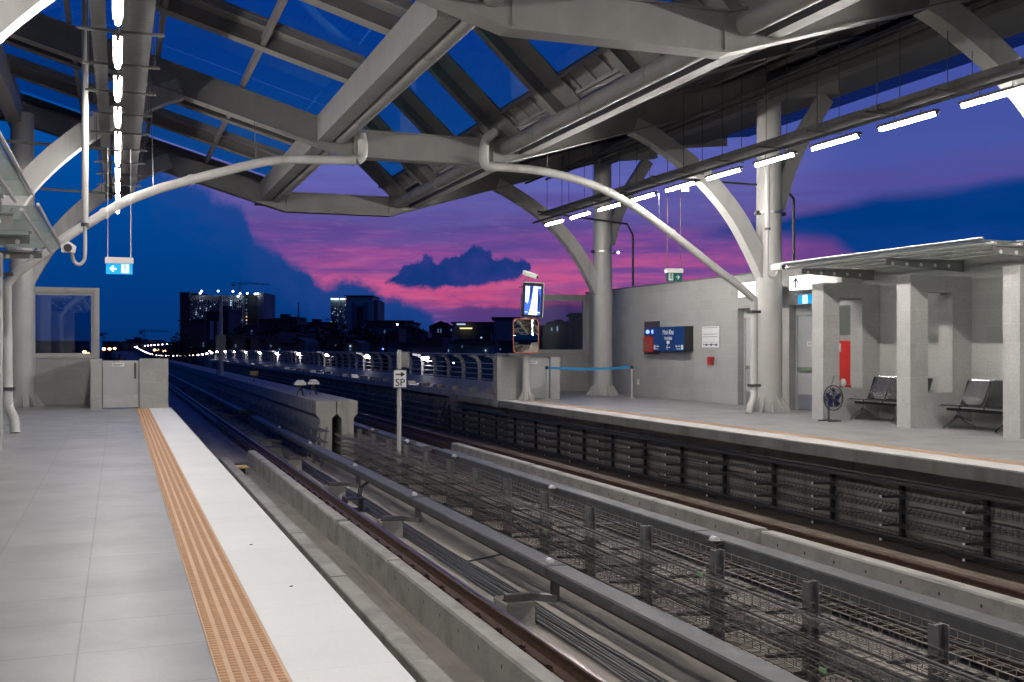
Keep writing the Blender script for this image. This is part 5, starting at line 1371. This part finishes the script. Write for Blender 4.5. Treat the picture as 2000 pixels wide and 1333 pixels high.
# tower cranes
def crane(u, vt, vb, ul, ur, z, label):
    p = pt(u, vt, z); t = thing('tower_crane', (p.x, p.y, -9.5), label, 'crane', 'tower cranes')
    w_ = z * .0009
    b = MB()
    zb_ = hgt(vb, z)
    for sx_ in (-1, 1):
        for sy_ in (-1, 1): b.bar((p.x + sx_ * w_, p.y + sy_ * w_, zb_), (p.x + sx_ * w_, p.y + sy_ * w_, p.z), w_ * .35, w_ * .35)
    k = zb_
    while k < p.z: b.bar((p.x - w_, p.y - w_, k), (p.x + w_, p.y - w_, k + 2 * w_), w_ * .25, w_ * .25); k += 2 * w_
    b.build('mast', M['bdark'], t)
    a, c = pt(ul, vt + 2, z), pt(ur, vt + 3, z); b = MB(); b.bar(a, c, w_, w_ * .5); b.bar(a + Vector((0, 0, w_ * 1.6)), pt(u + (ur - u) * .9, vt + 2, z), w_ * .3, w_ * .3)
    b.bar(pt(u, vt - 3, z), pt(u + (ur - u) * .6, vt + 1, z), w_ * .2, w_ * .2); b.build('jib', M['bdark'], t)
    b = MB(); b.box(a.x, a.x + 2.5 * w_, a.y - w_, a.y + w_, a.z - 3 * w_, a.z); b.build('counterweight', M['bdark'], t)
crane(469, 553, 573, 453, 527, 450, 'tower crane standing on top of the tall apartment block')
crane(281, 645, 672, 272, 332, 900, 'distant tower crane left of the apartment block')
crane(203, 650, 672, 196, 210, 900, 'distant tower crane just beside the left window frame')
# second tower
z = 420.0
t = thing('office_tower', tuple(pt(690, 680, z).xy) + (-9.5,), 'pale office tower with a lit rooftop sign and a dark glazed centre', 'tower block')
a, c = bpt(646, 676, z); b = MB(); slab_box(b, a, c, 20, -9.5, hgt(585, z)); b.build('glass_wing', M['bwall'], t)
lit_windows(t, None, a, c, hgt(660, z), hgt(588, z), 12, 22, .25, [M['win_cool'], M['win_dim'], M['win_dim']], rng, (.55, .4), 60)
a, c = bpt(676.2, 728, z - 2); b = MB(); slab_box(b, a, c, 22, -9.5, hgt(580, z)); b.build('main_block', M['bpale'], t)
a, c = bpt(728.3, 738, z + 1); b = MB(); slab_box(b, a, c, 22, -9.5, hgt(586, z)); b.build('side_wing', M['bwall'], t)
a, c = bpt(672, 728, z - 3); b = MB(); slab_box(b, a, c, 24, hgt(580, z) + .05, hgt(578, z)); b.build('roof_canopy', M['broof'], t)
a, c = bpt(696, 708, z - 2.6); b = MB(); slab_box(b, a, c, .5, hgt(645, z), hgt(599, z)); b.build('glazed_centre', M['bdark'], t)
for u0 in (687, 691, 710, 715):
    for k in range(11):
        a, c = bpt(u0, u0 + 1.8, z - 2.5); b = MB(); slab_box(b, a, c, .45, hgt(642 - k * 4.7, z), hgt(642 - k * 4.7 + 2.6 - 5.2, z)) if 0 else slab_box(b, a, c, .45, hgt(642 - k * 4.7, z), hgt(639.2 - k * 4.7, z)); b.build('window', M['bdark'], t)
sg = None
for k, (u, w_) in enumerate(((648, 3.5), (652.5, 2), (655.5, 2), (658.5, 2), (661, 1.5), (666, 2), (669, 2), (672, 2), (675, 2.4))):
    a, c = bpt(u - w_ / 2, u + w_ / 2, z - 1); b = MB(); slab_box(b, a, c, .4, hgt(585.8, z), hgt(583.2, z)); b.build('sign_letter', M['sign_glow'] if k != 8 else M['win_warm'], t)
# mid distance houses
def house(u0, u1, v, z, m, label, roof='flat', wins=6, extra=(), depth=12, wm=None, grp=None):
    a, c = bpt(u0, u1, z); t = thing('house', (a.x, a.y, -9.5), label, 'building', grp)
    b = MB(); slab_box(b, a, c, depth, -9.5, hgt(v, z)); b.build('wall', M[m], t)
    top = hgt(v, z); d_ = c - a; n = Vector((-d_.y, d_.x, 0)).normalized(); n = n if n.y > 0 else -n
    if roof == 'flat':
        b = MB(); e = d_.normalized() * .4; slab_box(b, a - e - n * .3, c + e - n * .3, depth + .6, top + .02, top + .35); b.build('roof', M['broof'], t)
    elif roof == 'gable':
        b = MB(); mid = (a + c) / 2; rise = d_.length * .22
        b.loft([[Vector((a.x, a.y, top)) + n * q, Vector((c.x, c.y, top)) + n * q, Vector((mid.x, mid.y, top + rise)) + n * q] for q in (-.4, depth)]); b.build('roof', M['broof'], t)
    elif roof == 'shed':
        b = MB(); b.loft([[Vector((a.x, a.y, top)) + n * q, Vector((c.x, c.y, top)) + n * q, Vector((c.x, c.y, top + 1.0)) + n * q, Vector((a.x, a.y, top + .3)) + n * q] for q in (-.4, depth)]); b.build('roof', M['broof'], t)
    for (e0, e1, ev, nm) in extra:
        p, q = bpt(e0, e1, z + 2); b = MB(); slab_box(b, p, q, 4, top, hgt(ev, z)); b.build(nm, M['bdark'], t)
    if wins: lit_windows(t, None, a, c, max(-9, hgt(700, z)), hgt(v + 2, z), max(3, int((u1 - u0) / 5)), 4, .35, [M['bdark']] * 6 + (wm or [M['win_dim']]), rng, (.45, .5), wins)
    return t
house(402, 446, 612, 260, 'bdark', 'dark block with a stair tower standing before the apartment tower', 'shed', 4, ((430, 445, 597, 'stair_tower'),))
t = house(408, 430, 624, 258, 'bdark', 'low dark block with two pale vertical facade panels', 'flat', 2)
for u0, u1 in ((410, 417), (424, 430)):
    a, c = bpt(u0, u1, 257.6); b = MB(); slab_box(b, a, c, .3, hgt(664, 258), hgt(627, 258)); b.build('facade_panel', M['bpale'], t)
house(351, 400, 628, 300, 'bdark', 'dark stepped block under the left wing of the apartment tower', 'flat', 4, ((378, 398, 622, 'roof_room'),))
house(505, 580, 627, 250, 'bdark', 'broad dark building with sloped roof and two chimneys', 'shed', 8, ((547, 552, 613, 'chimney'), (557, 562, 613, 'chimney')))
house(446, 505, 640, 270, 'bwall', 'lower grey building left of the building with two chimneys', 'flat', 6)
house(580, 625, 638, 240, 'bwall', 'grey building right of the two chimney building', 'flat', 6, ((590, 596, 634, 'roof_room'),))
house(600, 656, 632, 280, 'bdark', 'dark building with a roof room left of the office tower', 'flat', 6, ((609, 624, 623, 'roof_room'),))
house(714, 790, 629, 250, 'bdark', 'wide dark building right of the office tower', 'flat', 8, ((786, 806, 626, 'roof_room'),), 14, [M['win_cool']])
house(790, 811, 633, 246, 'bwall', 'narrow grey building at the end of the wide dark one', 'flat', 4)
house(680, 724, 648, 200, 'bdark', 'dark house in front of the office tower', 'gable', 6)
house(724, 764, 640, 215, 'bwall', 'tall narrow grey house with faint windows', 'flat', 8)
house(764, 835, 650, 205, 'bwall', 'grey house with a stepped roof below the pink sky', 'gable', 8)
house(838, 884, 637, 240, 'bdark', 'dark house with a gable under the pink glow', 'gable', 6, ((868, 874, 630, 'chimney'),))
t = house(884, 966, 632, 260, 'bdark', 'long dark building with a bright white and yellow lit rooftop strip', 'flat', 8)
for u0, u1, v0, v1, m in ((892, 909, 635, 632.5, 'win_cool'), (898, 922, 643, 640.5, 'yellowlit')):
    a, c = bpt(u0, u1, 258.5); b = MB(); slab_box(b, a, c, .5, hgt(v0, 259), hgt(v1, 259)); b.build('lit_strip', M[m], t)
house(965, 1010, 624, 170, 'bwall', 'grey block partly hidden behind the mirror', 'flat', 6, ((978, 1000, 620, 'roof_room'),), 12, [M['win_cool']])
house(1010, 1075, 640, 180, 'bdark', 'dark block behind the monitor post', 'flat', 6)
house(1075, 1118, 632, 190, 'bdark', 'dark block seen through the right window, left part', 'flat', 6, ((1082, 1100, 624, 'roof_room'),), 12, [M['win_cool']])
house(1118, 1170, 616, 175, 'bdark', 'taller dark block seen through the right window, right part', 'flat', 6)
house(884, 916, 672, 105, 'bteal', 'teal house with a balcony beyond the railing', 'flat', 5, (), 8, [M['win_dim']])
house(908, 962, 674, 100, 'bteal', 'teal house with a bright lit window beyond the railing', 'flat', 6, (), 8, [M['win_cool']])
house(757, 865, 677, 120, 'bwall', 'long low shed with a pale roof beyond the railing', 'shed', 4, (), 10)
house(600, 640, 675, 150, 'bteal', 'low pale flat roofed house behind the railing', 'flat', 3, (), 8)
house(200, 231, 668, 600, 'bdark', 'distant low building beside the left window frame', 'flat', 0)
house(246, 276, 664, 640, 'bdark', 'distant building under the small crane', 'flat', 0, ((262, 272, 659, 'roof_room'),))
house(60, 150, 668, 400, 'bdark', 'distant low building seen through the left window', 'flat', 3)
hs = ['gable', 'flat', 'shed', 'flat']
for k in range(34):
    u = 452 + (k * 37.3) % 560; wd = rng.uniform(16, 34); z = rng.uniform(110, 215); v = rng.uniform(657, 672)
    house(u, u + wd, v, z, rng.choice(['bdark', 'bwall', 'bdark', 'bteal']), 'small dark house in the crowd of low roofs beyond the railing', rng.choice(hs), 3, (), 9, [M['win_dim'], M['win_cool'], M['win_dim']], 'small houses beyond the railing')
mp = thing('radio_mast', tuple(pt(583, 680, 300).xy) + (-9.5,), 'thin lattice radio mast left of the office tower', 'mast')
p = pt(583, 592, 300)
b = MB(); b.tube([(p.x, p.y, -9.5), (p.x, p.y, p.z)], .25, 4, rr=[.6, .12]); b.build('lattice', M['bdark'], mp)
# trees
def tree(u, v, z, r, label):
    p = pt(u, v, z); t = thing('tree', (p.x, p.y, -9.5), label, 'tree', 'dark trees beyond the viaduct')
    MB().tube([(p.x, p.y, -9.5), (p.x + .2, p.y, p.z - r * 1.2), (p.x, p.y, p.z - r * .6)], .3, 8, rr=[.4, .28, .15]).build('trunk', M['bark'], t)
    b = MB(); g = random.Random(int(u * 7))
    blobs = [(g.uniform(-1, 1) * r * .8, g.uniform(-1, 1) * r * .6, g.uniform(-.9, .1) * r, g.uniform(.35, .6) * r) for _ in range(9)]
    for k in range(1500):
        bx_, by_, bz_, br_ = g.choice(blobs); d_ = Vector((g.gauss(0, 1), g.gauss(0, 1), g.gauss(0, 1))).normalized() * br_ * g.uniform(.55, 1.05)
        c = Vector((p.x + bx_, p.y + by_, p.z + bz_)) + d_; q = Vector((g.gauss(0, 1), g.gauss(0, 1), g.gauss(0, 1))).normalized(); s_ = q.cross(Vector((.3, .2, 1))).normalized(); w_ = r * .06
        b.poly([c - q * w_, c + s_ * w_ * .6, c + q * w_, c - s_ * w_ * .6])
    b.build('crown', M['leaf'], t)
for u, v, z, r, lab in ((455, 663, 150, 4.5, 'dark bushy tree right of the mast'), (495, 664, 160, 5.5, 'wide dark tree below the two chimney building'), (540, 664, 155, 5.5, 'dark tree in the middle of the tree row'),
        (575, 662, 150, 5, 'dark tree under the radio mast'), (625, 662, 140, 5, 'dark tree left of the office tower foot'), (655, 663, 135, 5, 'dark tree at the office tower foot'), (690, 668, 120, 4.5, 'dark rounded tree just behind the railing'),
        (780, 666, 150, 4, 'dark low tree behind the long shed'), (380, 668, 170, 4.5, 'dark tree left of the mast'), (345, 668, 260, 6, 'dark distant tree above the far lamp row'), (410, 670, 200, 5, 'dark tree behind the mast cabinet')):
    tree(u, v, z, r, lab)
b = MB(); g = random.Random(5)
for k in range(160):
    u = 200 + g.random() * 950; z = g.uniform(480, 900); a, c = bpt(u, u + g.uniform(6, 20), z); slab_box(b, a, c, 15, -9.5, hgt(g.uniform(664, 674), z))
o = b.build('distant_city', M['bdark']); tag(o, 'low dark mass of distant city buildings along the horizon', 'city', None, 'stuff')
# scattered town lights
for k, (u, v, z, m) in enumerate(((748, 682, 118, 'bluelamp'), (776, 634, 240, 'crownlamp'), (886, 709, 60, 'crownlamp'), (940, 660, 90, 'win_cool'))):
    p = pt(u, v, z); s_ = z * .0009
    tag(MB().ball(p, s_, s_, s_, 8, 5).build('town_light', M[m], loc=tuple(p)), ('bluish white light above the railing', 'white light on the wide dark building', 'small light seen between railing bars', 'pale lit window light of the teal houses')[k], 'light')
for o in list(bpy.data.objects):
    if o.type == 'MESH' and o.name.split('.')[0] in ('insulator', 'conduit', 'sounder', 'detector', 'tube', 'lens', 'tube_rail', 'edge_tube'): autosmooth(o)
